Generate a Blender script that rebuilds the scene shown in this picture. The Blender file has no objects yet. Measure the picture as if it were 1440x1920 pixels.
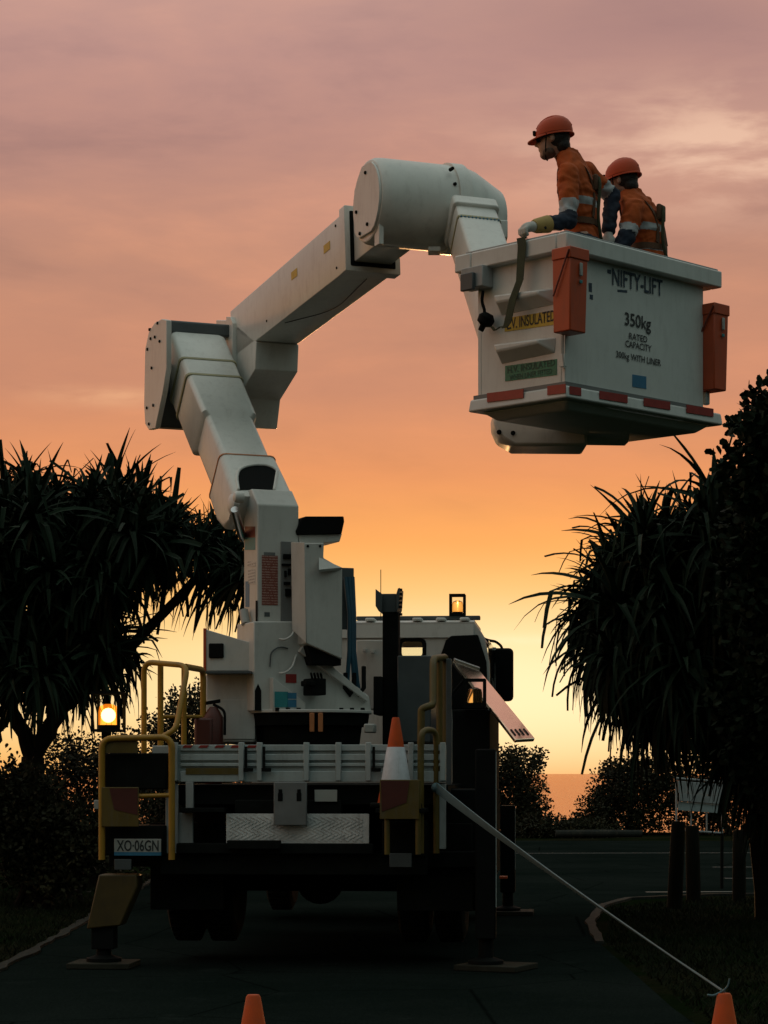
import bpy, math, random
from mathutils import Vector, Matrix, noise as mnoise

scene = bpy.context.scene
COL = scene.collection
R = math.radians
F = 4280.0          # focal length in pixels of the 1440 px wide photograph
EYE = Vector((0, 0, 1.55))

# ------------------------------------------------------------------ camera
cam_d = bpy.data.cameras.new('camera')
cam_d.sensor_fit = 'HORIZONTAL'
cam_d.sensor_width = 36.0
cam_d.lens = F / 1440 * 36.0
cam_d.shift_y = 490.0 / 1440
cam_d.clip_start = 0.1
cam_d.clip_end = 120000
cam = bpy.data.objects.new('camera', cam_d)
COL.objects.link(cam)
cam.location = EYE
cam.rotation_euler = (R(90), 0, 0)
scene.camera = cam

# ------------------------------------------------------------------ sky
SUN_AZ, SUN_EL = R(1.5), R(1.8)
world = bpy.data.worlds.new('World')
scene.world = world
world.use_nodes = True
wt = world.node_tree
wt.nodes.clear()


def srgb(r, g, b):
    f = lambda c: (c / 255 / 12.92) if c / 255 <= .04045 else ((c / 255 + .055) / 1.055) ** 2.4
    return (f(r), f(g), f(b), 1)


class NT:
    def __init__(s, tree):
        s.t = tree

    def n(s, kind, **kw):
        nd = s.t.nodes.new(kind)
        for k, v in kw.items():
            setattr(nd, k, v)
        return nd

    def set(s, sock, v):
        if isinstance(v, bpy.types.NodeSocket):
            s.t.links.new(v, sock)
        else:
            sock.default_value = v

    def m(s, op, a, b=0.0, c=0.0, clamp=False):
        nd = s.n('ShaderNodeMath', operation=op, use_clamp=clamp)
        s.set(nd.inputs[0], a)
        s.set(nd.inputs[1], b)
        s.set(nd.inputs[2], c)
        return nd.outputs[0]

    def mix(s, fac, a, b, blend='MIX'):
        nd = s.n('ShaderNodeMix', data_type='RGBA', blend_type=blend)
        s.set(nd.inputs[0], fac)
        s.set(nd.inputs[6], a)
        s.set(nd.inputs[7], b)
        return nd.outputs[2]

    def ramp(s, fac, stops, interp='LINEAR'):
        nd = s.n('ShaderNodeValToRGB')
        cr = nd.color_ramp
        cr.interpolation = interp
        while len(cr.elements) < len(stops):
            cr.elements.new(0.5)
        for e, (p, c) in zip(cr.elements, stops):
            e.position = p
            e.color = c
        s.set(nd.inputs[0], fac)
        return nd.outputs[0]

    def noise(s, vec, scale, detail=4, rough=.5, dist=0.0):
        nd = s.n('ShaderNodeTexNoise')
        if vec is not None:
            s.set(nd.inputs['Vector'], vec)
        nd.inputs['Scale'].default_value = scale
        nd.inputs['Detail'].default_value = detail
        nd.inputs['Roughness'].default_value = rough
        nd.inputs['Distortion'].default_value = dist
        return nd.outputs[0]

    def smap(s, v, a, b, c=0.0, d=1.0):
        nd = s.n('ShaderNodeMapRange', interpolation_type='SMOOTHSTEP')
        s.set(nd.inputs[0], v)
        for i, q in enumerate((a, b, c, d)):
            nd.inputs[i + 1].default_value = q
        return nd.outputs[0]


W = NT(wt)
tc = W.n('ShaderNodeTexCoord')
sep = W.n('ShaderNodeSeparateXYZ')
wt.links.new(tc.outputs['Generated'], sep.inputs[0])
sx, sy, sz = sep.outputs
hor = W.m('SQRT', W.m('ADD', W.m('MULTIPLY', sx, sx), W.m('ADD', W.m('MULTIPLY', sy, sy), 1e-6)))
caz = W.m('DIVIDE', W.m('ADD', W.m('MULTIPLY', sx, math.sin(SUN_AZ)), W.m('MULTIPLY', sy, math.cos(SUN_AZ))), hor)
west = W.ramp(sz, [(0.0, srgb(243, 172, 92)), (.010, srgb(250, 198, 122)), (.030, srgb(255, 221, 158)),
                   (.055, srgb(255, 214, 144)), (.078, srgb(255, 193, 110)), (.10, srgb(255, 172, 94)),
                   (.130, srgb(236, 153, 100)), (.165, srgb(206, 141, 111)), (.22, srgb(194, 140, 118)),
                   (.27, srgb(192, 143, 130)), (.30, srgb(196, 149, 138)), (.33, srgb(202, 157, 145)), (.5, srgb(198, 180, 170)),
                   (1.0, srgb(202, 214, 208))])
east = W.ramp(sz, [(0.0, srgb(22, 36, 34)), (.12, srgb(34, 50, 48)), (.4, srgb(110, 126, 120)),
                   (1.0, srgb(202, 214, 208))])
# the afterglow reaches round to the left of the view, the right and the rear are already dusk
GLOW_AZ = R(-42)
cgl = W.m('DIVIDE', W.m('ADD', W.m('MULTIPLY', sx, math.sin(GLOW_AZ)), W.m('MULTIPLY', sy, math.cos(GLOW_AZ))), hor)
grad = W.mix(W.smap(cgl, -.55, .66), east, west)
cv = W.n('ShaderNodeCombineXYZ')
W.set(cv.inputs[0], W.m('MULTIPLY', sx, 5.0))
W.set(cv.inputs[1], W.m('MULTIPLY', sy, 5.0))
W.set(cv.inputs[2], W.m('MULTIPLY', sz, 19.0))
cn = W.noise(cv.outputs[0], 1.0, 6, .55, .5)
cn2 = W.noise(cv.outputs[0], 4.2, 5, .55, .2)
cl = W.m('ADD', W.m('MULTIPLY', cn, .72), W.m('MULTIPLY', cn2, .28))
tint = W.ramp(cl, [(.32, (.74, .78, .86, 1)), (.47, (.95, .96, .98, 1)), (.56, (1.03, 1.02, 1.0, 1)), (.70, (1.24, 1.17, 1.06, 1))])
amt = W.smap(sz, .05, .24, .22, 1.0)
sky1 = W.mix(1.0, grad, W.mix(amt, (1, 1, 1, 1), tint), 'MULTIPLY')


def blob(cx, cz, wx, wz):
    a = W.m('DIVIDE', W.m('SUBTRACT', sx, cx), wx)
    b = W.m('DIVIDE', W.m('SUBTRACT', sz, cz), wz)
    q = W.m('ADD', W.m('MULTIPLY', a, a), W.m('MULTIPLY', b, b))
    e = W.m('POWER', 2.718, W.m('MULTIPLY', q, -1.0))
    return W.m('MULTIPLY', e, W.smap(caz, .3, .7))


# thin lit cloud edge at the upper right, broad glow round the veiled sun
pn = W.smap(cn2, .36, .66, .25, 1.2)
sky2 = W.mix(W.m('MULTIPLY', W.m('MULTIPLY', blob(.150, .262, .080, .022), pn), .95, clamp=True), sky1, srgb(236, 192, 166))
sky2 = W.mix(W.m('MULTIPLY', blob(.12, .315, .10, .026), .55), sky2, srgb(158, 120, 118))
sky2 = W.mix(W.m('MULTIPLY', W.m('MULTIPLY', blob(-.115, .162, .03, .004), pn), .5), sky2, srgb(246, 186, 140))
sky2 = W.mix(W.m('MULTIPLY', blob(.05, .036, .13, .034), .95), sky2, (1.15, .93, .54, 1))
sky2 = W.mix(W.m('MULTIPLY', W.m('MULTIPLY', blob(.072, .058, .05, .0022), pn), .55), sky2, (1.15, .92, .55, 1))
nish = W.n('ShaderNodeTexSky', sky_type='NISHITA', sun_disc=False)
nish.sun_elevation = SUN_EL
nish.sun_rotation = SUN_AZ
bgA = W.n('ShaderNodeBackground')
wt.links.new(sky2, bgA.inputs[0])
bgA.inputs[1].default_value = 0.97
bgB = W.n('ShaderNodeBackground')
wt.links.new(nish.outputs[0], bgB.inputs[0])
bgB.inputs[1].default_value = 0.003
addsh = W.n('ShaderNodeAddShader')
wout = W.n('ShaderNodeOutputWorld')
wt.links.new(bgA.outputs[0], addsh.inputs[0])
wt.links.new(bgB.outputs[0], addsh.inputs[1])
wt.links.new(addsh.outputs[0], wout.inputs[0])

# ------------------------------------------------------------------ sun
sun_d = bpy.data.lights.new('sun', 'SUN')
sun_d.energy = .6
sun_d.angle = R(1.2)
sun_d.color = (1.0, .52, .20)
sun = bpy.data.objects.new('sun', sun_d)
COL.objects.link(sun)
sdir = Vector((math.sin(SUN_AZ) * math.cos(SUN_EL), math.cos(SUN_AZ) * math.cos(SUN_EL), math.sin(SUN_EL)))
sun.rotation_euler = sdir.to_track_quat('Z', 'Y').to_euler()

# ------------------------------------------------------------------ exposure
vs = scene.view_settings
vs.view_transform = 'Standard'
vs.look = 'None'
vs.exposure = 0.0
vs.gamma = 1.0
vs.use_curve_mapping = False
scene.cycles.max_bounces = 6
scene.cycles.use_denoising = True
scene.cycles.caustics_reflective = False
scene.cycles.caustics_refractive = False

# ------------------------------------------------------------------ helpers
V = Vector


def P(px, py, d):
    return V(((px - 720) / F * d, d, 1.55 + (1450 - py) / F * d))


WM = {}             # world matrices of the roots


def tag(o, label=None, cat=None, group=None, kind=None):
    if label: o['label'] = label
    if cat: o['category'] = cat
    if group: o['group'] = group
    if kind: o['kind'] = kind
    return o


def empty(name, loc, rz=0.0, label=None, cat=None, group=None):
    o = bpy.data.objects.new(name, None)
    o.empty_display_size = .2
    COL.objects.link(o)
    o.location = loc
    o.rotation_euler = (0, 0, rz)
    WM[o.name] = Matrix.Translation(V(loc)) @ Matrix.Rotation(rz, 4, 'Z')
    return tag(o, label, cat, group)


def wm(o):
    return WM.get(o.name, Matrix.Identity(4))


class MB:
    """collects faces in world coordinates, then links them as one mesh object"""

    def __init__(s):
        s.v, s.f, s.mi = [], [], []

    def add(s, vs_, fs, mi=0):
        b = len(s.v)
        s.v += [V(p) for p in vs_]
        s.f += [[b + i for i in f] for f in fs]
        s.mi += [mi] * len(fs)
        return s

    def hexa(s, p, mi=0):
        return s.add(p, [(0, 3, 2, 1), (4, 5, 6, 7), (0, 1, 5, 4), (1, 2, 6, 5), (2, 3, 7, 6), (3, 0, 4, 7)], mi)

    def obox(s, c, ax, ay, az, mi=0):
        """box from centre and three half vectors"""
        c, ax, ay, az = V(c), V(ax), V(ay), V(az)
        return s.hexa([c - ax - ay - az, c + ax - ay - az, c + ax + ay - az, c - ax + ay - az,
                       c - ax - ay + az, c + ax - ay + az, c + ax + ay + az, c - ax + ay + az], mi)

    def box(s, x0, x1, y0, y1, z0, z1, M=None, mi=0):
        p = [V(q) for q in ((x0, y0, z0), (x1, y0, z0), (x1, y1, z0), (x0, y1, z0), (x0, y0, z1), (x1, y0, z1), (x1, y1, z1), (x0, y1, z1))]
        if M is not None:
            p = [M @ q for q in p]
        return s.hexa(p, mi)

    def prism(s, poly, ext, mi=0):
        n = len(poly)
        a = [V(p) for p in poly]
        b = [p + V(ext) for p in a]
        return s.add(a + b, [tuple(range(n)), tuple(range(2 * n - 1, n - 1, -1))] + [(i, i + n, (i + 1) % n + n, (i + 1) % n) for i in range(n)], mi)

    def loft(s, rings, mi=0, caps=True):
        n = len(rings[0])
        vs_ = [p for r in rings for p in r]
        fs = []
        for k in range(len(rings) - 1):
            for i in range(n):
                j = (i + 1) % n
                fs.append((k * n + i, k * n + j, (k + 1) * n + j, (k + 1) * n + i))
        if caps:
            fs.append(tuple(range(n - 1, -1, -1)))
            fs.append(tuple((len(rings) - 1) * n + i for i in range(n)))
        return s.add(vs_, fs, mi)

    def tube(s, pts, r, seg=8, mi=0, caps=True):
        pts = [V(p) for p in pts]
        n = len(pts)
        rs = r if isinstance(r, (list, tuple)) else [r] * n
        rings = []
        t0 = (pts[1] - pts[0]).normalized()
        u = t0.orthogonal().normalized()
        for i in range(n):
            t = (pts[min(i + 1, n - 1)] - pts[max(i - 1, 0)]).normalized()
            u = (u - t * u.dot(t))
            u = u.normalized() if u.length > 1e-6 else t.orthogonal().normalized()
            w = t.cross(u)
            rings.append([pts[i] + (u * math.cos(a) + w * math.sin(a)) * rs[i] for a in (2 * math.pi * k / seg for k in range(seg))])
        return s.loft(rings, mi, caps)

    def lathe(s, c, axis, prof, seg=24, mi=0, caps=True, sx=1.0, u=None):
        """profile of (distance along the axis, radius)"""
        c, t = V(c), V(axis).normalized()
        u = t.orthogonal().normalized() if u is None else V(u).normalized()
        w = t.cross(u)
        return s.loft([[c + t * h + (u * math.cos(a) * sx + w * math.sin(a)) * max(r, 1e-4) for a in (2 * math.pi * k / seg for k in range(seg))] for h, r in prof], mi, caps)

    def ell(s, c, rx, ry, rz, seg=16, rings=10, mi=0, M=None):
        c = V(c)
        rr = []
        for k in range(rings + 1):
            th = math.pi * (k / rings)
            st, ct = max(math.sin(th), 1e-3), math.cos(th)
            ring = []
            for i in range(seg):
                a = 2 * math.pi * i / seg
                q = V((rx * st * math.cos(a), ry * st * math.sin(a), -rz * ct))
                ring.append(c + (M @ q if M is not None else q))
            rr.append(ring)
        return s.loft(rr, mi)

    def build(s, name, mat, parent=None, bevel=0.0, seg=2, smooth=True, angle=38, label=None):
        me = bpy.data.meshes.new(name)
        inv = wm(parent).inverted() if parent is not None else Matrix.Identity(4)
        me.from_pydata([tuple(inv @ p) for p in s.v], [], s.f)
        for m in (mat if isinstance(mat, (list, tuple)) else [mat]):
            me.materials.append(m)
        if any(s.mi):
            me.polygons.foreach_set('material_index', s.mi)
        me.validate()
        if smooth:
            me.shade_smooth()
            me.set_sharp_from_angle(angle=R(angle))
        o = bpy.data.objects.new(name, me)
        COL.objects.link(o)
        if parent is not None:
            o.parent = parent
            WM[o.name] = wm(parent)
        if bevel:
            b = o.modifiers.new('edge', 'BEVEL')
            b.width = bevel
            b.segments = seg
            b.limit_method = 'ANGLE'
            b.angle_limit = R(35)
        if label:
            o['label'] = label
        return o


def round_path(pts, r, n=5):
    """polyline with rounded corners"""
    pts = [V(p) for p in pts]
    out = [pts[0]]
    for i in range(1, len(pts) - 1):
        a, b, c = pts[i - 1], pts[i], pts[i + 1]
        d1, d2 = (a - b), (c - b)
        k = min(r, d1.length * .45, d2.length * .45)
        p, q = b + d1.normalized() * k, b + d2.normalized() * k
        for j in range(n + 1):
            t = j / n
            out.append(p * (1 - t) ** 2 + b * 2 * t * (1 - t) + q * t * t)
    out.append(pts[-1])
    return out


def rrect(c, ax, ay, r, n=3):
    """rounded rectangle ring: centre, half vectors"""
    c, ax, ay = V(c), V(ax), V(ay)
    la, lb = ax.length, ay.length
    ua, ub = ax / la, ay / lb
    out = []
    for sx_, sy_, a0 in ((1, 1, 0), (-1, 1, 90), (-1, -1, 180), (1, -1, 270)):
        o = c + ua * sx_ * (la - r) + ub * sy_ * (lb - r)
        for k in range(n + 1):
            a = R(a0 + 90 * k / n)
            out.append(o + ua * math.cos(a) * r + ub * math.sin(a) * r)
    return out


def text(body, c, right, up, w, h, mat, parent, name='lettering', thick=.0):
    """flat lettering centred at c, fitted to w by h"""
    cu = bpy.data.curves.new('lettering', 'FONT')
    cu.body = body
    cu.align_x = 'LEFT'
    cu.resolution_u = 3
    cu.offset = .012
    o = bpy.data.objects.new('lettering', cu)
    me = bpy.data.meshes.new_from_object(o)
    bpy.data.objects.remove(o)
    xs = [v.co.x for v in me.vertices]
    ys = [v.co.y for v in me.vertices]
    x0, x1, y0, y1 = min(xs), max(xs), min(ys), max(ys)
    right, up, c = V(right).normalized(), V(up).normalized(), V(c)
    inv = wm(parent).inverted()
    for v in me.vertices:
        v.co = inv @ (c + right * ((v.co.x - (x0 + x1) / 2) / (x1 - x0) * w) + up * ((v.co.y - (y0 + y1) / 2) / (y1 - y0) * h))
    me.materials.clear()
    me.materials.append(mat)
    ob = bpy.data.objects.new(name, me)
    COL.objects.link(ob)
    ob.parent = parent
    WM[ob.name] = wm(parent)
    return ob


# ------------------------------------------------------------------ materials
def mat(name, col, rough=.5, metal=0.0, var=.12, scale=6.0, bump=0.0, bscale=60.0, dirt=0.0, dirtcol=(.10, .085, .06, 1), spec=.5, emit=None, estr=0.0, coat=0.0, aniso=None):
    m = bpy.data.materials.new(name)
    m.use_nodes = True
    t = m.node_tree
    N = NT(t)
    b = t.nodes['Principled BSDF']
    col = tuple(col) + ((1,) if len(col) == 3 else ())
    g = N.n('ShaderNodeTexCoord').outputs['Object']
    vec = g
    if aniso:
        mp = N.n('ShaderNodeMapping')
        t.links.new(g, mp.inputs[0])
        mp.inputs['Scale'].default_value = aniso
        vec = mp.outputs[0]
    c = col
    if var:
        nz = N.noise(vec, scale, 5, .6)
        lo = tuple(x * (1 - var) for x in col[:3]) + (1,)
        hi = tuple(min(1, x * (1 + var)) for x in col[:3]) + (1,)
        c = N.ramp(nz, [(.3, lo), (.7, hi)])
        rr = N.n('ShaderNodeMapRange')
        t.links.new(nz, rr.inputs[0])
        rr.inputs[3].default_value = max(0.02, rough * .8)
        rr.inputs[4].default_value = min(1, rough * 1.2)
        t.links.new(rr.outputs[0], b.inputs['Roughness'])
    else:
        b.inputs['Roughness'].default_value = rough
    if dirt:
        mp2 = N.n('ShaderNodeMapping')
        t.links.new(g, mp2.inputs[0])
        mp2.inputs['Scale'].default_value = (7, 7, 1.3)
        d1 = N.noise(mp2.outputs[0], 2.2, 7, .68, .4)
        d2 = N.noise(g, 13, 4, .7)
        fac = N.m('MULTIPLY', N.smap(N.m('ADD', N.m('MULTIPLY', d1, .7), N.m('MULTIPLY', d2, .3)), .47, .72), dirt)
        c = N.mix(fac, c, dirtcol)
    N.set(b.inputs['Base Color'], c)
    b.inputs['Metallic'].default_value = metal
    b.inputs['Specular IOR Level'].default_value = spec
    if coat:
        b.inputs['Coat Weight'].default_value = coat
        b.inputs['Coat Roughness'].default_value = .12
    if bump:
        bn = N.noise(vec, bscale, 4, .6)
        bp = N.n('ShaderNodeBump')
        bp.inputs['Strength'].default_value = bump
        bp.inputs['Distance'].default_value = .01
        t.links.new(bn, bp.inputs['Height'])
        t.links.new(bp.outputs[0], b.inputs['Normal'])
    if emit:
        b.inputs['Emission Color'].default_value = tuple(emit) + (1,)
        b.inputs['Emission Strength'].default_value = estr
    return m


M_WHITE = mat('white_gelcoat', (.63, .65, .62), .38, var=.06, scale=3, dirt=.18, coat=.15)
M_BOOM = mat('boom_white_paint', (.70, .71, .67), .40, var=.06, scale=3, dirt=.20, coat=.1)
M_TURRET = mat('turret_white_paint', (.56, .57, .54), .45, var=.06, scale=3, dirt=.2)
M_BODY = mat('truck_body_paint', (.34, .36, .36), .5, var=.08, scale=4, dirt=.4)
M_SEAL = mat('yellowed_sealant', (.33, .31, .18), .6, var=.2)
M_RSEAL = mat('orange_sealant', (.45, .17, .06), .6, var=.2)
M_DARKSTEEL = mat('shade_darkened_steel', (.008, .0095, .009), .75, var=.25, scale=9, dirt=.25, dirtcol=(.014, .013, .009, 1), spec=.05)  # base colour cut to stand in for shade under the truck
M_TEAL = mat('blue_grey_steel', (.07, .085, .09), .5, var=.15)
M_GREY = mat('grey_plastic', (.16, .17, .17), .5, var=.12)
M_BLACK = mat('black_plastic', (.007, .008, .008), .7, var=.2, spec=.06)
M_RUBBER = mat('tyre_rubber', (.008, .009, .008), .9, var=.3, bump=.3, spec=.08)
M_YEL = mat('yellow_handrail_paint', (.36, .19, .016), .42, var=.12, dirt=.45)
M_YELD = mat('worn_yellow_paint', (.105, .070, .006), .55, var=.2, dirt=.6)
M_YELO = mat('shaded_grimy_yellow_paint', (.055, .036, .004), .6, var=.25, dirt=.6, dirtcol=(.02, .016, .010, 1))  # darker copy of the yellow, low-level shade put into its colour, plus grime
M_RED = mat('red_reflective_tape', (.30, .028, .022), .38, var=.15, scale=20)
M_MAROON = mat('faded_red_panel', (.075, .014, .008), .5, var=.15)
M_ORANGE = mat('orange_pouch_plastic', (.50, .075, .022), .42, var=.10, scale=5, dirt=.25)
M_CONE = mat('cone_orange', (.52, .070, .008), .55, var=.12, dirt=.55, spec=.25)
M_SLEEVE = mat('cone_reflective_white', (.55, .58, .62), .4, var=.1, scale=14, dirt=.3)
M_ALU = mat('brushed_aluminium', (.55, .55, .55), .30, metal=1.0, var=.12, scale=5, aniso=(30, 2, 30))
M_ALUR = mat('dull_aluminium', (.40, .46, .46), .5, metal=.1, var=.12, scale=5, dirt=.35)
M_PLANK = mat('sunset_tinted_plank', (1.0, .76, .54), .14, metal=1.0, var=.1, scale=3)  # orange of the sunset reflection put into the base colour
M_BLUE = mat('blue_hose', (.015, .075, .12), .5, var=.15)
M_BLUED = mat('blue_decal', (.03, .17, .30), .5, var=.15, scale=16)
M_TEALD = mat('teal_decal', (.03, .24, .26), .5, var=.1, scale=16)
M_REDD = mat('red_decal', (.20, .045, .03), .5, var=.15, scale=16)
M_INK = mat('black_ink', (.015, .02, .022), .55, var=0)
M_BLUEINK = mat('worn_navy_ink', (.02, .045, .075), .55, var=.35, scale=40)
M_YDEC = mat('yellow_decal', (.62, .42, .05), .5, var=.12, scale=14, dirt=.2)
M_GDEC = mat('green_decal', (.03, .19, .11), .5, var=.2, scale=18)
M_GINK = mat('dark_green_ink', (.012, .075, .05), .55, var=.2, scale=20)
M_PLATE = mat('number_plate_white', (.34, .36, .34), .4, var=.06)
M_OLIVE = mat('olive_webbing', (.045, .05, .022), .85, var=.25, scale=30, bump=.4, bscale=200)
M_TAPE = mat('pale_blue_tape', (.075, .145, .165), .6, var=.15, scale=8)
M_CHECK = mat('checker_plate_aluminium', (.66, .67, .66), .45, metal=.1, var=.2, scale=8, dirt=.35)
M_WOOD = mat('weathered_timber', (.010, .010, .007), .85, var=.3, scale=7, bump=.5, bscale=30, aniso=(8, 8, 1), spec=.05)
M_PAD = mat('shaded_weathered_pad', (.030, .031, .024), .8, var=.25, scale=6, bump=.3, spec=.05)  # pad colour lowered to carry the shade at ground level
M_GLASSD = mat('dark_glass', (.012, .013, .014), .08, var=0)
M_BARK = mat('grey_bark', (.018, .017, .013), .9, var=.3, scale=6, bump=.8, bscale=18, spec=.05)
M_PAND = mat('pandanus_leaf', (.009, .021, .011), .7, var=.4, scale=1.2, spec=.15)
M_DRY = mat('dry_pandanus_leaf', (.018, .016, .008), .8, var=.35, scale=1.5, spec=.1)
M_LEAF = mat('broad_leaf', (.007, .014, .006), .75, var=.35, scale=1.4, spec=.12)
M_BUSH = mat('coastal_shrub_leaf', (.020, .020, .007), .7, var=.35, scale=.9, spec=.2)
M_GRASS = mat('dry_grass', (.009, .013, .005), .9, var=.4, scale=1.2, spec=.1)  # blades darkened so the colour carries the verge's shade
M_LINE = mat('worn_white_line_paint', (.14, .15, .14), .7, var=.3, scale=8, dirt=.7, dirtcol=(.06, .06, .06, 1), spec=.05)
M_CONC = mat('shaded_weathered_concrete', (.026, .030, .027), .85, var=.25, scale=4, bump=.3, dirt=.6, spec=.05)  # concrete darkened in colour to stand for shade along the ground
M_SKIN = mat('skin', (.50, .29, .21), .5, var=.1, scale=12)
M_HIVIS = mat('orange_work_shirt', (.42, .072, .006), .9, var=.12, scale=7, bump=.5, bscale=14)
M_NAVY = mat('navy_cloth', (.010, .018, .036), .85, var=.2, scale=9, bump=.5, bscale=14)
M_BAND = mat('silver_reflective_band', (.34, .36, .37), .5, var=.1, scale=14)
M_HARN = mat('brown_harness_webbing', (.10, .045, .02), .8, var=.2, scale=30)
M_HAIR = mat('dark_hair', (.012, .009, .007), .6, var=.3, scale=40, bump=.8, bscale=90)
M_HELM = mat('orange_helmet_shell', (.52, .060, .010), .5, var=.08, scale=5, spec=.3, dirt=.2)
M_GLOVE = mat('white_leather_glove', (.50, .50, .46), .7, var=.15, scale=12)
M_CUFF = mat('tan_glove_cuff', (.42, .29, .09), .7, var=.15, scale=12)
M_BEARD = mat('beard', (.16, .095, .068), .8, var=.3, scale=60)
M_AMBER = mat('lit_amber_lens', (.9, .30, .02), .3, var=0, emit=(1, .30, .02), estr=1.0)
M_CORE = mat('beacon_bulb', (1, .9, .6), .4, var=0, emit=(1, .70, .30), estr=7.0)


def mat_amber_glass():
    m = bpy.data.materials.new('amber_beacon_glass')
    m.use_nodes = True
    b = m.node_tree.nodes['Principled BSDF']
    b.inputs['Base Color'].default_value = (1, .62, .25, 1)
    b.inputs['Roughness'].default_value = .12
    b.inputs['Transmission Weight'].default_value = .95
    b.inputs['IOR'].default_value = 1.12
    return m


M_AGLASS = mat_amber_glass()


def mat_lit_lens():
    m = bpy.data.materials.new('glowing_amber_lens')
    m.use_nodes = True
    t = m.node_tree
    N = NT(t)
    t.nodes.remove(t.nodes['Principled BSDF'])
    tr = N.n('ShaderNodeBsdfTransparent')
    tr.inputs[0].default_value = (1, .82, .42, 1)
    em = N.n('ShaderNodeEmission')
    em.inputs[0].default_value = (1, .25, .012, 1)
    em.inputs[1].default_value = .42
    ad = N.n('ShaderNodeAddShader')
    t.links.new(tr.outputs[0], ad.inputs[0])
    t.links.new(em.outputs[0], ad.inputs[1])
    t.links.new(ad.outputs[0], t.nodes['Material Output'].inputs[0])
    return m


M_LITLENS = mat_lit_lens()


def mat_glass():
    m = bpy.data.materials.new('cab_window_glass')
    m.use_nodes = True
    t = m.node_tree
    N = NT(t)
    t.nodes.remove(t.nodes['Principled BSDF'])
    tr = N.n('ShaderNodeBsdfTransparent')
    tr.inputs[0].default_value = (.96, .97, .95, 1)
    gl = N.n('ShaderNodeBsdfGlossy')
    gl.inputs['Roughness'].default_value = .03
    fr = N.n('ShaderNodeFresnel')
    fr.inputs[0].default_value = 1.45
    mx = N.n('ShaderNodeMixShader')
    t.links.new(fr.outputs[0], mx.inputs[0])
    t.links.new(tr.outputs[0], mx.inputs[1])
    t.links.new(gl.outputs[0], mx.inputs[2])
    t.links.new(mx.outputs[0], t.nodes['Material Output'].inputs[0])
    return m


M_GLASS = mat_glass()


def mat_asphalt():
    m = bpy.data.materials.new('asphalt')
    m.use_nodes = True
    t = m.node_tree
    N = NT(t)
    b = t.nodes['Principled BSDF']
    g = N.n('ShaderNodeTexCoord').outputs['Object']
    big = N.noise(g, .35, 5, .6)
    fine = N.noise(g, 60, 3, .7)
    c = N.mix(1.0, N.ramp(big, [(.3, (.0055, .0095, .008, 1)), (.7, (.013, .018, .016, 1))]),  # asphalt tones lowered so the colour does the work of shade
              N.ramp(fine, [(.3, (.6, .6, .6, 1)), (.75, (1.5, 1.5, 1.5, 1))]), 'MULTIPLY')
    vor = N.n('ShaderNodeTexVoronoi', feature='DISTANCE_TO_EDGE')
    wv = N.n('ShaderNodeMix', data_type='VECTOR')
    wv.inputs[0].default_value = .12
    t.links.new(g, wv.inputs[4])
    nzc = N.n('ShaderNodeTexNoise')
    nzc.inputs['Scale'].default_value = 1.2
    t.links.new(nzc.outputs[1], wv.inputs[5])
    t.links.new(wv.outputs[1], vor.inputs['Vector'])
    vor.inputs['Scale'].default_value = .55
    crack = N.smap(vor.outputs[0], .0, .010, .45, 1.0)
    cc_ = N.n('ShaderNodeCombineColor')
    for q in range(3):
        t.links.new(crack, cc_.inputs[q])
    c = N.mix(1.0, c, cc_.outputs[0], 'MULTIPLY')
    pale = N.smap(N.noise(g, 1.7, 6, .7), .58, .74, 0, .5)
    c = N.mix(pale, c, (.024, .031, .028, 1))
    N.set(b.inputs['Base Color'], c)
    N.set(b.inputs['Roughness'], N.smap(big, .3, .7, .75, .92))
    b.inputs['Specular IOR Level'].default_value = 0.0
    bp = N.n('ShaderNodeBump')
    bp.inputs['Strength'].default_value = .6
    bp.inputs['Distance'].default_value = .008
    t.links.new(fine, bp.inputs['Height'])
    t.links.new(bp.outputs[0], b.inputs['Normal'])
    return m


def mat_ground():
    m = bpy.data.materials.new('rough_grass_ground')
    m.use_nodes = True
    t = m.node_tree
    N = NT(t)
    b = t.nodes['Principled BSDF']
    g = N.n('ShaderNodeTexCoord').outputs['Object']
    big = N.noise(g, .5, 6, .65)
    fine = N.noise(g, 22, 5, .7)
    c = N.mix(N.smap(big, .42, .62), (.006, .012, .004, 1), (.016, .015, .008, 1))  # verge tones painted darker in place of shade
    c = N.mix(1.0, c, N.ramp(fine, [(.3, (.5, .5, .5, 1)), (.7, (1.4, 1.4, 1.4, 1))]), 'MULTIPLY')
    N.set(b.inputs['Base Color'], c)
    b.inputs['Roughness'].default_value = .95
    b.inputs['Specular IOR Level'].default_value = 0.0
    bp = N.n('ShaderNodeBump')
    bp.inputs['Strength'].default_value = .8
    bp.inputs['Distance'].default_value = .03
    t.links.new(fine, bp.inputs['Height'])
    t.links.new(bp.outputs[0], b.inputs['Normal'])
    return m


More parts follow.
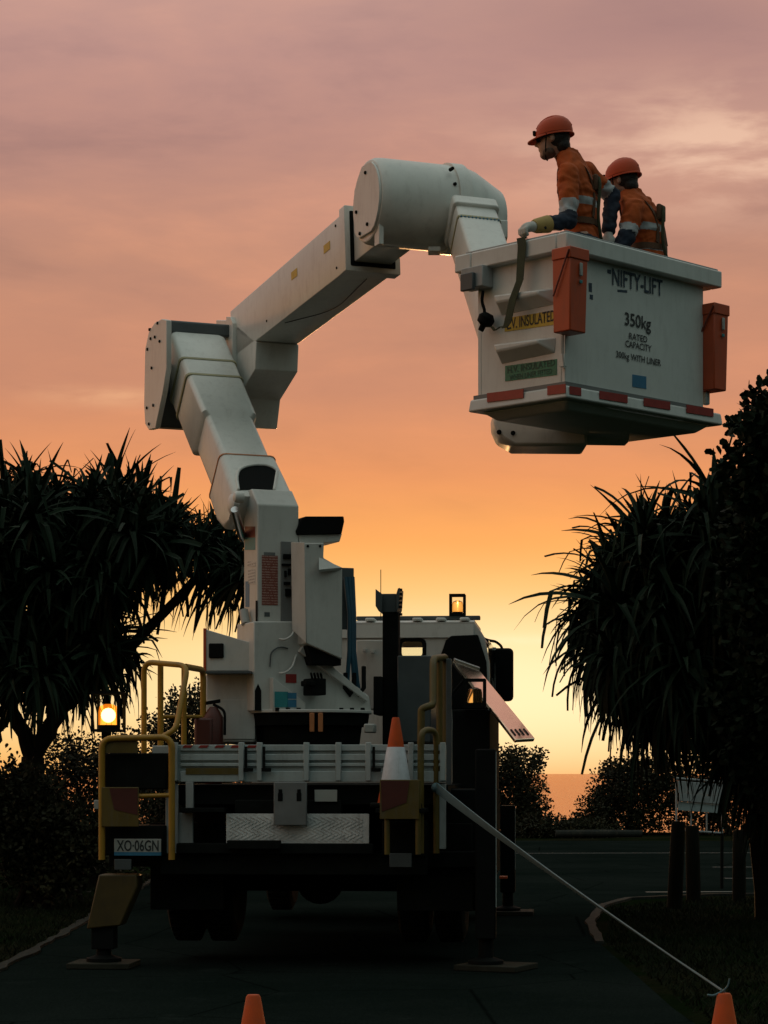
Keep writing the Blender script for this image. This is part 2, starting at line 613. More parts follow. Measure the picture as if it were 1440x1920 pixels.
def mat_sea():
    m = bpy.data.materials.new('sunset_tinted_water')
    m.use_nodes = True
    t = m.node_tree
    N = NT(t)
    b = t.nodes['Principled BSDF']
    b.inputs['Base Color'].default_value = (.02, .035, .045, 1)
    b.inputs['Roughness'].default_value = .10
    b.inputs['IOR'].default_value = 1.33
    b.inputs['Specular IOR Level'].default_value = .25
    g = N.n('ShaderNodeTexCoord').outputs['Object']
    mp = N.n('ShaderNodeMapping')
    t.links.new(g, mp.inputs[0])
    mp.inputs['Scale'].default_value = (.02, .06, .05)
    nz = N.noise(mp.outputs[0], 2.0, 7, .65)
    bp = N.n('ShaderNodeBump')
    bp.inputs['Strength'].default_value = .3
    bp.inputs['Distance'].default_value = 4.0
    t.links.new(nz, bp.inputs['Height'])
    t.links.new(bp.outputs[0], b.inputs['Normal'])
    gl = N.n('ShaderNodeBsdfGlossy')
    gl.inputs['Color'].default_value = (.86, .50, .28, 1)  # orange gloss colour paints the sunset into the water's reflection
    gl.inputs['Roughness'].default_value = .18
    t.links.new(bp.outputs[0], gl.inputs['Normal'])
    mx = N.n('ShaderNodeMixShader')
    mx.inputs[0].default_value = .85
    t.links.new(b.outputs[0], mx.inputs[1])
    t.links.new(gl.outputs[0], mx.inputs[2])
    t.links.new(mx.outputs[0], t.nodes['Material Output'].inputs[0])
    return m


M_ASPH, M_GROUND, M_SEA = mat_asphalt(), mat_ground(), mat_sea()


def mat_print(name, bg, ink, scale=40):
    """rows of small print on a sticker"""
    m = bpy.data.materials.new(name)
    m.use_nodes = True
    t = m.node_tree
    N = NT(t)
    b = t.nodes['Principled BSDF']
    g = N.n('ShaderNodeTexCoord').outputs['Object']
    sp = N.n('ShaderNodeSeparateXYZ')
    t.links.new(g, sp.inputs[0])
    row = N.m('SINE', N.m('MULTIPLY', sp.outputs[2], scale * 6.283))
    word = N.noise(g, scale * 2.2, 2, .5)
    fac = N.m('MULTIPLY', N.m('GREATER_THAN', row, .15), N.m('GREATER_THAN', word, .45))
    N.set(b.inputs['Base Color'], N.mix(N.m('MULTIPLY', fac, .6), tuple(bg) + (1,), tuple(ink) + (1,)))
    b.inputs['Roughness'].default_value = .5
    return m


M_PRED = mat_print('red_notice_print', (.22, .055, .035), (.55, .4, .36), 45)
M_PWHITE = mat_print('white_notice_print', (.55, .56, .54), (.05, .05, .05), 38)

# ================================================================== setting
gp = []
ys = [-60, -20, 0, 6, 12, 18, 24, 30, 40, 52, 60, 68, 78, 95, 130, 200, 260]
xs = [-400, -120, -40, -18, -10, -6, -4.2, -3.3, 0, 2, 4, 8, 14, 30, 80, 200, 400]


def gz(x, y):
    z = 0.0
    if y > 66:
        z -= (y - 66) ** 1.25 * .16
    z += .35 * max(0, min(1, (-x - 3.6) / 6)) + .25 * max(0, min(1, (x - 6) / 6)) * max(0, min(1, (28 - y) / 4))
    return z


g = MB()
g.add([(x, y, gz(x, y)) for y in ys for x in xs],
      [(j * len(xs) + i, j * len(xs) + i + 1, (j + 1) * len(xs) + i + 1, (j + 1) * len(xs) + i) for j in range(len(ys) - 1) for i in range(len(xs) - 1)])
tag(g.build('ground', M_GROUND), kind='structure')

sea = MB()
sea.add([(-60000, 90, -24), (60000, 90, -24), (60000, 100000, -24), (-60000, 100000, -24)], [(0, 1, 2, 3)])
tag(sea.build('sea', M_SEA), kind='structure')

left_edge = [(-3.15, -40), (-3.1, 5), (-3.02, 14), (-3.02, 19), (-3.12, 24), (-3.3, 32), (-3.6, 42), (-4.2, 52.5)]
right_edge = [(2.2, -40), (2.05, 8), (1.9, 15), (1.96, 20.7), (2.12, 23.5), (2.54, 26.5), (3.0, 28.0), (4.2, 28.9), (7, 29.2), (16, 29.4), (22, 29.5), (22, 52), (9, 52.2), (4, 52.4)]
road = MB()
road.add([(x, y, .006) for x, y in left_edge] + [(x, y, .006) for x, y in reversed(right_edge)],
         [tuple(range(len(left_edge) + len(right_edge)))[::-1]])
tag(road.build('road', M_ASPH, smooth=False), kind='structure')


def strip(name, pts, w, z0, z1, m, kind='structure', ragged=0.0, seed=1):
    rnd = random.Random(seed)
    b = MB()
    pts = [V((p[0], p[1], 0)) for p in pts]
    dense = []
    for a, c in zip(pts[:-1], pts[1:]):
        n = max(1, int((c - a).length / .35)) if ragged else 1
        dense += [a.lerp(c, k / n) for k in range(n)]
    dense.append(pts[-1])
    rings = []
    for i, p in enumerate(dense):
        t = (dense[min(i + 1, len(dense) - 1)] - dense[max(i - 1, 0)]).normalized()
        nrm = V((-t.y, t.x, 0))
        wa, wb = w / 2 + rnd.uniform(-ragged, ragged), w / 2 + rnd.uniform(-ragged, ragged)
        rings.append([p + nrm * wa + V((0, 0, z0)), p - nrm * wb + V((0, 0, z0)), p - nrm * wb + V((0, 0, z1)), p + nrm * wa + V((0, 0, z1))])
    b.loft(rings)
    return tag(b.build(name, m), kind=kind)


strip('kerb_left', left_edge[1:], .08, -.05, .03, M_CONC, ragged=.03, seed=3)
strip('kerb_right', right_edge[3:10], .09, -.05, .03, M_CONC, ragged=.012, seed=4)
strip('painted_line', [(3.4, 29.62), (4.62, 29.74)], .14, .008, .011, M_LINE, ragged=.008, seed=5)
strip('painted_line', [(5.0, 33.5), (9.0, 33.8)], .12, .008, .011, M_LINE, ragged=.01, seed=6)
strip('painted_line', [(5.4, 37.5), (9.8, 37.8)], .12, .008, .011, M_LINE, ragged=.01, seed=7)
strip('painted_line', [(2.3, 44.0), (7.8, 44.3)], .12, .008, .011, M_LINE, ragged=.01, seed=8)

lg = MB()
lg.tube([(3.95, 52.6, .16), (5.0, 52.62, .165), (5.95, 52.6, .16)], [.085, .09, .085], 10)
tag(lg.build('parking_log', M_CONC, bevel=.01), 'long pale log lying along the far edge of the car park', 'log')

# ------------------------------------------------------------------ timber bollards
for px_, py_, w_, top, lean, lab in ((1264, 1704, .17, 1540, .045, 'dark timber bollard leaning slightly, nearer the road of the two below the white board'),
                                     (1301, 1692, .17, 1548, -.02, 'upright dark timber bollard, second from the road, below the white board'),
                                     (1386, 1690, .16, 1556, .0, 'dark timber bollard under the pandanus at the edge of the photo')):
    d = 1.55 * F / (py_ - 1450)
    b0 = P(px_, py_, d)
    h = (py_ - top) / F * d
    b = MB()
    b.lathe((b0.x, b0.y, -.1), (lean, 0, 1), [(0, w_ / 2 * 1.05), (h * .6, w_ / 2), (h + .07, w_ / 2 * .96), (h + .1, w_ / 2 * .8)], 12)
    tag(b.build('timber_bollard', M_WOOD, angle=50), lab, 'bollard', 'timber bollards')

# ------------------------------------------------------------------ white board on a frame
dS = 30.2
sg = empty('sign_board', (P(1312, 1560, dS).x, dS, 0), 0, 'white board in a thin white frame behind the timber bollards', 'sign')
sA, sB, sC, sD = P(1268, 1459, dS), P(1354, 1466, dS + .35), P(1354, 1562, dS + .35), P(1268, 1556, dS)
b = MB()
for a_, c_ in ((sA, sB), (sB, sC), (sC, sD), (sD, sA)):
    b.tube([a_, c_], .013, 6)
ax_ = (sB - sA)
for k in (.32, .66):
    b.tube([sA + ax_ * k + V((0, 0, -.41)), sD + (sC - sD) * k], .011, 6)
b.build('frame', M_BODY, sg)
pn_ = ax_.normalized().cross(V((0, 0, 1)))


def spanel(k0, k1, name, m, off):
    bb = MB()
    H = (sA - sD)
    a_, b_ = sA - H * k0 + ax_ * .03, sB - H * k0 - ax_ * .03
    c_, d_ = sB - H * k1 - ax_ * .03, sA - H * k1 + ax_ * .03
    e_ = pn_ * .02
    o_ = pn_ * off
    bb.hexa([d_ + o_, c_ + o_, c_ + o_ + e_, d_ + o_ + e_, a_ + o_, b_ + o_, b_ + o_ + e_, a_ + o_ + e_])
    return bb.build(name, m, sg, bevel=.004)


spanel(.05, .28, 'panel', M_BODY, 0)
spanel(.285, .44, 'panel', M_BODY, .03)
spanel(.45, .62, 'panel', M_ALUR, 0)
for q_ in (sD, sC):
    b = MB()
    b.tube([q_, V((q_.x, q_.y + .03, -.05))], .022, 8)
    b.build('leg', M_DARKSTEEL, sg)

# ================================================================== vegetation
def strap_leaf(mb, rnd, base, az, pol, L, w, g_, kink, mi=0):
    """long folded strap leaf that arches and often snaps over"""
    n = 7
    hd = V((math.cos(az), math.sin(az), 0))
    side = V((-math.sin(az), math.cos(az), 0))
    d = (hd * math.sin(pol) + V((0, 0, 1)) * math.cos(pol)).normalized()
    p = V(base)
    st = L / n
    kk = rnd.randint(2, 5) if kink else 99
    cut = rnd.random() < .22
    tw = rnd.uniform(-.5, .5)
    rows = []
    for k in range(n + 1):
        t = k / n
        ww = w * (1 - ((t * .72) if cut else t) ** 2.2) + .002
        if t < .12:
            ww *= .8
        sd = (side * math.cos(tw * t * 2) + d.cross(side) * math.sin(tw * t * 2))
        up = sd.cross(d)
        up = up if up.z > 0 else -up
        rows.append((p + sd * ww + up * ww * .45, p.copy(), p - sd * ww + up * ww * .45))
        p = p + d * st
        if k + 1 == kk:
            d = (hd * math.sin(pol) * .6 + V((0, 0, -1)) * rnd.uniform(.5, 1.6) + side * rnd.uniform(-.35, .35)).normalized()
        else:
            d = (d + V((0, 0, -g_ * st * (1 + 1.2 * t)))).normalized()
    vs_ = [q for r in rows for q in r]
    fs = []
    for k in range(n):
        a = k * 3
        fs += [(a, a + 1, a + 4, a + 3), (a + 1, a + 2, a + 5, a + 4)]
    mb.add(vs_, fs, mi)


def rosette_mesh(seed, nl, Lmin, Lmax, droop, g0=.1, g1=.9, name='leaf_rosette'):
    rnd = random.Random(seed)
    mb = MB()
    for i in range(nl):
        t = i / nl
        az = i * 2.39996 + rnd.uniform(-.25, .25)
        pol = R(6 + 98 * t ** .8) + rnd.uniform(-.16, .16)
        L = rnd.uniform(Lmin, Lmax) * (.75 + .35 * min(1, t * 2.2))
        strap_leaf(mb, rnd, (0, 0, .10 * (1 - t)), az, pol, L, rnd.uniform(.028, .048), rnd.uniform(g0, g1) * (.4 + t), rnd.random() < .5)
    for i in range(droop):
        az = rnd.uniform(0, 6.283)
        strap_leaf(mb, rnd, (0, 0, -.12), az, R(rnd.uniform(110, 150)), rnd.uniform(Lmin, Lmax) * .95, rnd.uniform(.016, .028), rnd.uniform(1.6, 3.4), False, 1 if rnd.random() < .5 else 0)
    me = bpy.data.meshes.new(name)
    me.from_pydata([tuple(p) for p in mb.v], [], mb.f)
    me.materials.append(M_PAND)
    me.materials.append(M_DRY)
    me.polygons.foreach_set('material_index', mb.mi)
    me.update()
    return me


ROS = [rosette_mesh(10 + i, 38, .40, .95, 11, .1, 1.3) for i in range(9)]
ROSL = [rosette_mesh(40 + i, 38, .55, 1.15, 34, .5, 2.0) for i in range(8)]


def inside(poly, x, y):
    c = False
    j = len(poly) - 1
    for i in range(len(poly)):
        (xi, yi), (xj, yj) = poly[i], poly[j]
        if (yi > y) != (yj > y) and x < (xj - xi) * (y - yi) / (yj - yi) + xi:
            c = not c
        j = i
    return c


def pandanus(root, hub, spots, meshes, rnd, smin, smax, limbr=.05):
    inv = wm(root).inverted()
    for i, c in enumerate(spots):
        o = bpy.data.objects.new('leaf_rosette', meshes[i % len(meshes)])
        COL.objects.link(o)
        o.parent = root
        o.location = inv @ c
        out = V((c.x - hub.x, c.y - hub.y, 0))
        ti = min(.55, out.length * .13)
        ax = V((0, 0, 1)).cross(out)
        Rm = Matrix.Rotation(ti, 4, ax.normalized()) if ax.length > 1e-4 else Matrix.Identity(4)
        o.rotation_euler = (Rm @ Matrix.Rotation(rnd.uniform(0, 6.28), 4, 'Z')).to_euler()
        s_ = rnd.uniform(smin, smax)
        s_ *= 1.25 if rnd.random() < .15 else 1
        o.scale = (s_, s_, s_ * rnd.uniform(.85, 1.15))


def limb(mb, a, b, r0, r1, rnd, sag=.12, n=6):
    a, b = V(a), V(b)
    pts = []
    for k in range(n + 1):
        t = k / n
        p = a.lerp(b, t) + V((rnd.uniform(-1, 1), rnd.uniform(-1, 1), 0)) * .05 * math.sin(t * math.pi)
        p.z += -sag * math.sin(t * math.pi)
        pts.append(p)
    mb.tube(pts, [r0 + (r1 - r0) * k / n for k in range(n + 1)], 7)
    return pts


# pandanus left of the truck
rnd = random.Random(5)
dl = 27.2
base = V((P(70, 1690, dl).x, dl, .2))
pl = empty('pandanus_tree', base, 0, 'spreading pandanus tree behind the amber lamp and yellow handrails', 'tree', 'pandanus trees')
edge = [(-70, 950), (10, 945), (48, 905), (72, 925), (108, 935), (150, 945), (172, 940), (205, 955), (235, 945), (262, 945), (290, 990), (318, 1005),
        (345, 1015), (378, 1010), (405, 1030), (432, 1048), (455, 1075), (470, 1090), (212, 1225), (236, 1250), (190, 1200), (30, 985)]
spots = [P(x, y, dl + rnd.uniform(-1.1, 1.0)) for x, y in edge]
poly = [(-120, 960), (60, 930), (250, 965), (330, 1010), (470, 1065), (470, 1100), (380, 1075), (300, 1045), (228, 1068), (212, 1170), (205, 1265), (120, 1290), (40, 1275), (-120, 1300)]
while len(spots) < 185:
    x, y = rnd.uniform(-120, 470), rnd.uniform(960, 1310)
    if inside(poly, x, y):
        spots.append(P(x, y, dl + rnd.uniform(-1.3, 1.3)))
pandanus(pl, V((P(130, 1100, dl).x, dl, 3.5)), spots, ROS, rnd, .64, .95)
tb = MB()
f1, f2, f3 = P(62, 1420, dl), P(20, 1330, dl - .1), P(112, 1330, dl + .1)
limb(tb, base, f1, .17, .14, rnd, 0)
limb(tb, f1, f2, .11, .08, rnd, 0)
limb(tb, f1, f3, .12, .09, rnd, 0)
for q in ((-60, 1360), (-20, 1420)):
    limb(tb, f2, P(q[0], q[1], dl), .07, .05, rnd, -.03)
for a_, q in ((f2, (-80, 1120)), (f2, (40, 1060)), (f3, (150, 1110)), (f3, (210, 1240)), (f3, (260, 1060)), (f3, (380, 1070)), (f3, (100, 1000))):
    limb(tb, a_, P(q[0], q[1], dl + rnd.uniform(-.6, .6)), .085, .05, rnd, .05)
for k in range(3):                                       # prop roots
    az = k * .9
    tb.tube([base + V((0, 0, .9)) + V((math.cos(az), math.sin(az), 0)) * .08, base + V((math.cos(az) * .38, math.sin(az) * .38, .45)), base + V((math.cos(az) * .55, math.sin(az) * .55, -.3))], [.045, .04, .035], 6)
tb.build('trunk', M_BARK, pl)

# pandanus right of the truck
rnd = random.Random(11)
dr = 23.6
base = V((P(1440, 1690, dr).x + .1, dr + .6, 0))
pr = empty('pandanus_tree', base, 0, 'drooping pandanus tree hanging over the white board', 'tree', 'pandanus trees')
edge = [(1128, 1075), (1120, 1120), (1112, 1165), (1118, 1215), (1150, 1040), (1175, 1020), (1205, 1022), (1235, 1034), (1262, 1028), (1290, 1016), (1312, 985),
        (1338, 962), (1128, 1245), (1165, 1275), (1205, 1270), (1250, 1280), (1290, 1290), (1098, 1150), (1094, 1190), (1180, 1300), (1225, 1310), (1270, 1325), (1340, 1325), (1400, 1370), (1440, 1400), (1445, 1450), (1320, 1305), (1420, 1420), (1470, 1480)]
spots = [P(x + (20 if x < 1200 else 8), y, dr + rnd.uniform(-.9, .9)) for x, y in edge]
poly = [(1130, 1075), (1210, 1045), (1320, 1000), (1500, 965), (1500, 1480), (1420, 1400), (1350, 1320), (1260, 1280), (1120, 1220)]
while len(spots) < 150:
    x, y = rnd.uniform(1120, 1500), rnd.uniform(960, 1440)
    if inside(poly, x, y):
        spots.append(P(x, y, dr + rnd.uniform(-1.0, 1.2)))
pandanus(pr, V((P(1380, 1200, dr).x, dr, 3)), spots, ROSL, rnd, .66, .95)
tb = MB()
f1 = P(1430, 1400, dr + .4)
limb(tb, base, f1, .15, .13, rnd, 0)
for q in ((1200, 1150), (1290, 1080), (1400, 1050), (1300, 1280), (1470, 1250)):
    limb(tb, f1, P(q[0], q[1], dr + rnd.uniform(-.4, .6)), .09, .05, rnd, .05)
tb.build('trunk', M_BARK, pr)


def leafy(root, name, spots, m, rnd, L, nleaf, spread, wid=.36):
    """clusters of small blunt leaves round twig tips, one crown mesh"""
    mb = MB()
    for c in spots:
        for k in range(nleaf):
            d = V((rnd.gauss(0, 1), rnd.gauss(0, 1), rnd.gauss(.35, .8))).normalized()
            s_ = d.orthogonal().normalized()
            s_ = (Matrix.Rotation(rnd.uniform(0, 6.28), 3, d) @ s_)
            n_ = d.cross(s_)
            l = L * rnd.uniform(.65, 1.2)
            p = c + d * spread * rnd.uniform(.1, 1.0)
            w = l * wid
            mb.add([p, p + d * l * .45 + s_ * w * .8 + n_ * l * .06, p + d * l * .85 + s_ * w * .75, p + d * l, p + d * l * .85 - s_ * w * .75, p + d * l * .45 - s_ * w * .8 + n_ * l * .06],
                   [(0, 1, 2, 3), (0, 3, 4, 5)])
    return mb.build(name, m, root, smooth=False)


def lumps(rnd, lobes, n, shell=.55):
    """points spread through lobes (centre, radii), denser near their surface"""
    out = []
    wts = [l[1][0] * l[1][2] for l in lobes]
    for _ in range(n):
        c, r = rnd.choices(lobes, wts)[0]
        d = V((rnd.gauss(0, 1), rnd.gauss(0, 1), rnd.gauss(0, 1))).normalized()
        k = rnd.uniform(shell, 1.0) if rnd.random() < .8 else rnd.uniform(0, shell)
        k *= 1 + .28 * mnoise.noise(V(c) * 3 + d * 2.6)
        out.append(V((c[0] + d.x * r[0] * k, c[1] + d.y * r[1] * k, c[2] + d.z * r[2] * k)))
    return out


# tall broad-leaved tree at the right edge
rnd = random.Random(21)
db = 21.6
base = V((P(1500, 1700, db).x, db, 0))
bt = empty('broadleaf_tree', base, 0, 'tall dark broad-leaved tree rising at the edge of the photo behind the pandanus', 'tree')
lob = []
for px_, py_, r_ in ((1400, 815, .34), (1425, 760, .30), (1480, 745, .42), (1560, 735, .6), (1420, 880, .42), (1500, 850, .6), (1400, 960, .42), (1480, 1000, .7), (1600, 900, .8), (1400, 1100, .5), (1480, 1200, .7), (1420, 1320, .6), (1610, 1150, .9), (1365, 860, .20), (1385, 800, .18), (1415, 735, .13), (1380, 930, .25), (1395, 1010, .3), (1410, 1200, .4), (1440, 1420, .5), (1500, 1330, .6)):
    c = P(px_ + 26, py_ + 8, db + rnd.uniform(-.5, .5))
    lob.append(((c.x, c.y, c.z), (r_, r_ * 1.2, r_)))
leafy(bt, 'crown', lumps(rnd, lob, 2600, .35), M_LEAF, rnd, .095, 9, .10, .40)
tb = MB()
f1 = P(1490, 1300, db)
limb(tb, base, f1, .17, .13, rnd, 0)
for q in lob[::2]:
    limb(tb, f1, q[0], .08, .02, rnd, .03)
tb.build('trunk', M_BARK, bt)


def bush(label, lobes, n, m, seed, L, nleaf, spread, group=None, stems=6, name='coastal_shrub'):
    rnd = random.Random(seed)
    cx = sum(l[0][0] for l in lobes) / len(lobes)
    cy = sum(l[0][1] for l in lobes) / len(lobes)
    root = empty(name, (cx, cy, gz(cx, cy)), 0, label, 'shrub', group)
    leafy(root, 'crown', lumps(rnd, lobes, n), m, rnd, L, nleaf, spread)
    tb = MB()
    for k in range(stems):
        c, r = lobes[k % len(lobes)]
        e = V(c) + V((rnd.uniform(-.4, .4) * r[0], rnd.uniform(-.4, .4) * r[1], r[2] * rnd.uniform(.2, .9)))
        limb(tb, (cx + rnd.uniform(-.3, .3), cy, gz(cx, cy) - .1), e, .05, .012, rnd, -.05)
    tb.build('stem', M_BARK, root)


def pxl(lst, d, dr_=1.0):
    out = []
    for px_, py_, rx, rz in lst:
        c = P(px_, py_, d)
        out.append(((c.x, c.y, c.z), (rx / F * d, dr_, rz / F * d)))
    return out


bush('leafy shrub beside the truck cab, against the strip of sea',
     pxl([(955, 1440, 48, 44), (985, 1470, 40, 55), (1002, 1518, 34, 40), (935, 1500, 60, 60), (1008, 1425, 13, 22), (965, 1535, 62, 40), (880, 1450, 60, 60)], 57, 1.3), 2000, M_BUSH, 31, .080, 8, .15, 'shrubs beyond the car park')
bush('broad shrub sloping up from the strip of sea toward the white board',
     pxl([(1122, 1515, 38, 38), (1155, 1480, 48, 55), (1190, 1465, 55, 52), (1240, 1470, 60, 60), (1105, 1548, 52, 28), (1190, 1530, 85, 45), (1145, 1448, 16, 20)], 58, 1.3), 2400, M_BUSH, 32, .080, 8, .15, 'shrubs beyond the car park')
bush('dense shrub behind the white board beyond the car park',
     pxl([(1300, 1475, 70, 70), (1370, 1470, 80, 85), (1450, 1460, 90, 95), (1330, 1540, 90, 50)], 58, 1.3), 1700, M_BUSH, 33, .090, 8, .16, 'shrubs beyond the car park')
bush('low shrub in the gap below the strip of sea',
     pxl([(1050, 1556, 66, 24), (1000, 1558, 55, 26), (1110, 1560, 55, 22)], 55, .8), 800, M_BUSH, 34, .08, 8, .13, 'shrubs beyond the car park')
bush('leafy shrub seen between the yellow handrails and the white locker',
     pxl([(330, 1335, 34, 38), (368, 1320, 34, 42), (300, 1375, 40, 40), (400, 1370, 50, 50), (345, 1400, 60, 40), (330, 1470, 90, 50), (380, 1540, 90, 60), (290, 1540, 80, 70)], 34, .9), 1900, M_BUSH, 35, .055, 8, .10, 'shrubs left of the truck')
bush('thin leafy shrub under the lit amber lamp',
     pxl([(130, 1420, 52, 48), (180, 1440, 40, 60), (230, 1420, 40, 60), (110, 1480, 60, 60), (200, 1510, 70, 60), (140, 1570, 80, 60), (230, 1590, 70, 60)], 31, .9), 1700, M_BUSH, 36, .052, 8, .10, 'shrubs left of the truck')
bush('dark shrub round the foot of the spreading pandanus',
     pxl([(0, 1480, 70, 60), (50, 1540, 80, 70), (-60, 1520, 80, 90), (120, 1560, 80, 60), (170, 1600, 55, 50), (30, 1600, 90, 60), (60, 1500, 60, 60), (90, 1640, 80, 50)], 26.0, .6), 1800, M_BUSH, 37, .065, 9, .12, 'shrubs left of the truck')

rnd = random.Random(60)  # scrub row hidden by the truck, added to block low sky and sun
lob = []
for x_ in (330, 480, 640, 790):
    lob += pxl([(x_ - 60, 1480, 70, 60), (x_ + 20, 1460, 80, 70), (x_ + 80, 1490, 70, 60), (x_, 1540, 130, 50)], 57, 1.3)
tag(leafy(None, 'blocker_scrub', lumps(rnd, lob, 2200), M_BUSH, rnd, .11, 8, .17), 'unseen scrub added behind the truck to block low light', 'scrub', kind='stuff')

# rough grass on both verges
rnd = random.Random(77)
gb = MB()
for i in range(26000):
    if rnd.random() < .55:
        y = rnd.uniform(16, 34)
        x = -3.12 - abs(rnd.gauss(0, 1.6)) - (.0 if y < 24 else (y - 24) * .025)
    else:
        y = rnd.uniform(13.5, 28.3)
        xe = 1.95 if y < 21 else (1.98 + (y - 21) * .11 if y < 26.5 else 2.7 + (y - 26.5) * .7)
        x = xe + .06 + abs(rnd.gauss(0, 1.3))
    z = gz(x, y)
    h = rnd.uniform(.02, .075)
    a = rnd.uniform(0, 6.28)
    dx, dy = math.cos(a) * .007, math.sin(a) * .007
    lx, ly = rnd.uniform(-.05, .05), rnd.uniform(-.05, .05)
    gb.add([(x - dx, y - dy, z), (x + dx, y + dy, z), (x + lx, y + ly, z + h)], [(0, 1, 2)])
tag(gb.build('grass', M_GRASS, smooth=False), 'rough dark grass along both road verges', 'grass', kind='stuff')

# ================================================================== the lift truck
Z = V((0, 0, 1))


def hit(px, py, pt, nrm):
    """where the line of sight through a photo pixel meets a plane"""
    r = V(((px - 720) / F, 1, (1450 - py) / F))
    pt, nrm = V(pt), V(nrm)
    return EYE + r * ((pt - EYE).dot(nrm) / r.dot(nrm))


class Frame:
    def __init__(s, org, yd):
        s.o = V(org)
        s.y = V((yd[0], yd[1], 0)).normalized()
        s.x = V((s.y.y, -s.y.x, 0))
        s.M = Matrix(((s.x.x, s.y.x, 0, s.o.x), (s.x.y, s.y.y, 0, s.o.y), (0, 0, 1, s.o.z), (0, 0, 0, 1)))

    def w(s, x, y, z):
        return s.M @ V((x, y, z))

    def pt(s, px, py, yl):
        return hit(px, py, s.o + s.y * yl, s.y)

    def loc(s, px, py, yl):
        return s.M.inverted() @ s.pt(px, py, yl)

    def boxpx(s, mb, x0, x1, y0, y1, a, b, mi=0):
        """box whose near face (local y = a) fills the photo rectangle, reaching back to local y = b"""
        p, q = s.loc(x0, y1, a), s.loc(x1, y0, a)
        return mb.box(p.x, q.x, a, b, p.z, q.z, s.M, mi)

    def polypx(s, mb, pts, a, b, mi=0):
        return mb.prism([s.pt(x, y, a) for x, y in pts], s.y * (b - a), mi)


TR = Frame((-.62, 18.0, 0), (math.sin(R(5)), math.cos(R(5))))
truck = empty('lift_truck', (-.62, 18.0, 0), R(-5), 'white truck with a folding boom lift raised over its tray', 'truck')


def part(fr, name, m, parent, boxes=(), polys=(), bevel=.006, label=None):
    b = MB()
    for q in boxes:
        fr.boxpx(b, *q)
    for pts, a, c in polys:
        fr.polypx(b, pts, a, c)
    return b.build(name, m, parent, bevel=bevel, label=label)


# ---- chassis, deck, tailgate
b = MB()
b.box(-.45, -.37, .1, 8.1, .75, 1.0, TR.M)
b.box(.37, .45, .1, 8.1, .75, 1.0, TR.M)
for y in (.15, 1.6, 3.2, 5.0, 7.0):
    b.box(-.37, .37, y, y + .1, .78, .97, TR.M)
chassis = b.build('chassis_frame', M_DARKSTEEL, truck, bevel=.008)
b = MB()
b.box(-1.12, 1.12, .12, 4.55, 1.30, 1.46, TR.M)
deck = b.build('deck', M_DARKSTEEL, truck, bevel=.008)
b = MB()
b.box(-1.05, 1.05, .9, 4.2, 1.0, 1.30, TR.M)
b.build('subframe', M_DARKSTEEL, truck, bevel=.01)
tg = part(TR, 'tailgate', M_ALUR, truck, [(330, 836, 1396, 1466, .06, .12)])
for y0, y1 in ((1396, 1408), (1414, 1426), (1431, 1437), (1446, 1466)):
    part(TR, 'tailgate_rib', M_ALUR, tg, [(338, 832, y0, y1, .035, .06)], bevel=.004)
for x in (327, 452, 486, 574, 634, 690, 770, 830):
    part(TR, 'tailgate_post', M_ALUR, tg, [(x - 5, x + 5, 1392, 1464, .005, .06)], bevel=.004)
for x in (460, 494, 700):
    part(TR, 'latch', M_DARKSTEEL, tg, [(x - 4, x + 14, 1440, 1447, -.015, .006), (x - 2, x + 3, 1400, 1446, -.012, .004)], bevel=.002)
part(TR, 'reflector_strip', M_YELD, tg, [(348, 452, 1440, 1452, .028, .034)], bevel=0)
for k in range(5):
    x = 342 + k * 30
    part(TR, 'hazard_stripe', M_RED, tg, polys=[([(x, 1402), (x + 16, 1402), (x + 20, 1397), (x + 4, 1397)], .030, .034)], bevel=0)
part(TR, 'rear_bumper', M_DARKSTEEL, truck, [(330, 700, 1582, 1601, -.02, .18), (300, 800, 1601, 1640, .05, .2)], bevel=.01)
ck = part(TR, 'checker_plate', M_CHECK, truck, [(424, 692, 1526, 1581, .02, .03)], bevel=.002)
b = MB()
p0, p1 = TR.loc(428, 1578, .02), TR.loc(688, 1529, .02)
k = 0
xx = p0.x + .02
while xx < p1.x - .02:
    zz = p0.z + .012 + (.0 if k % 2 else .014)
    while zz < p1.z - .012:
        sg_ = 1 if (k + int(zz * 50)) % 2 else -1
        c = TR.w(xx, .018, zz)
        b.obox(c, (TR.x * .011 + Z * .008 * sg_), (TR.x * -.0025 * sg_ + Z * .0035), TR.y * .003)
        zz += .028
    xx += .028
    k += 1
tag(b.build('tread_bars', M_CHECK, ck, smooth=False), kind='stuff')
hp = part(TR, 'tow_plate', M_GREY, truck, [(513, 575, 1466, 1548, -.06, -.02)], bevel=.008)
for x in (525, 560):
    part(TR, 'slot', M_BLACK, hp, [(x - 4, x + 5, 1487, 1502, -.064, -.055), (x - 3, x + 4, 1480, 1487, -.064, -.055)], bevel=.002)
part(TR, 'tow_beam', M_DARKSTEEL, truck, [(440, 640, 1500, 1526, .02, .14)], bevel=.01)
part(TR, 'notice_plate', M_PLATE, truck, [(590, 632, 1481, 1503, .0, .012)], bevel=.002)
part(TR, 'under_tray_bracket', M_BODY, truck, [(348, 362, 1466, 1520, .03, .08)], bevel=.004)
part(TR, 'step_tread', M_DARKSTEEL, truck, [(336, 420, 1515, 1523, -.06, .2)], bevel=.004)
part(TR, 'side_panel', M_BODY, truck, [(310, 334, 1470, 1604, .06, .1), (334, 362, 1524, 1582, .09, .12)], bevel=.006)
part(TR, 'step_box', M_DARKSTEEL, truck, [(425, 525, 1576, 1592, -.10, -.02)], bevel=.006)
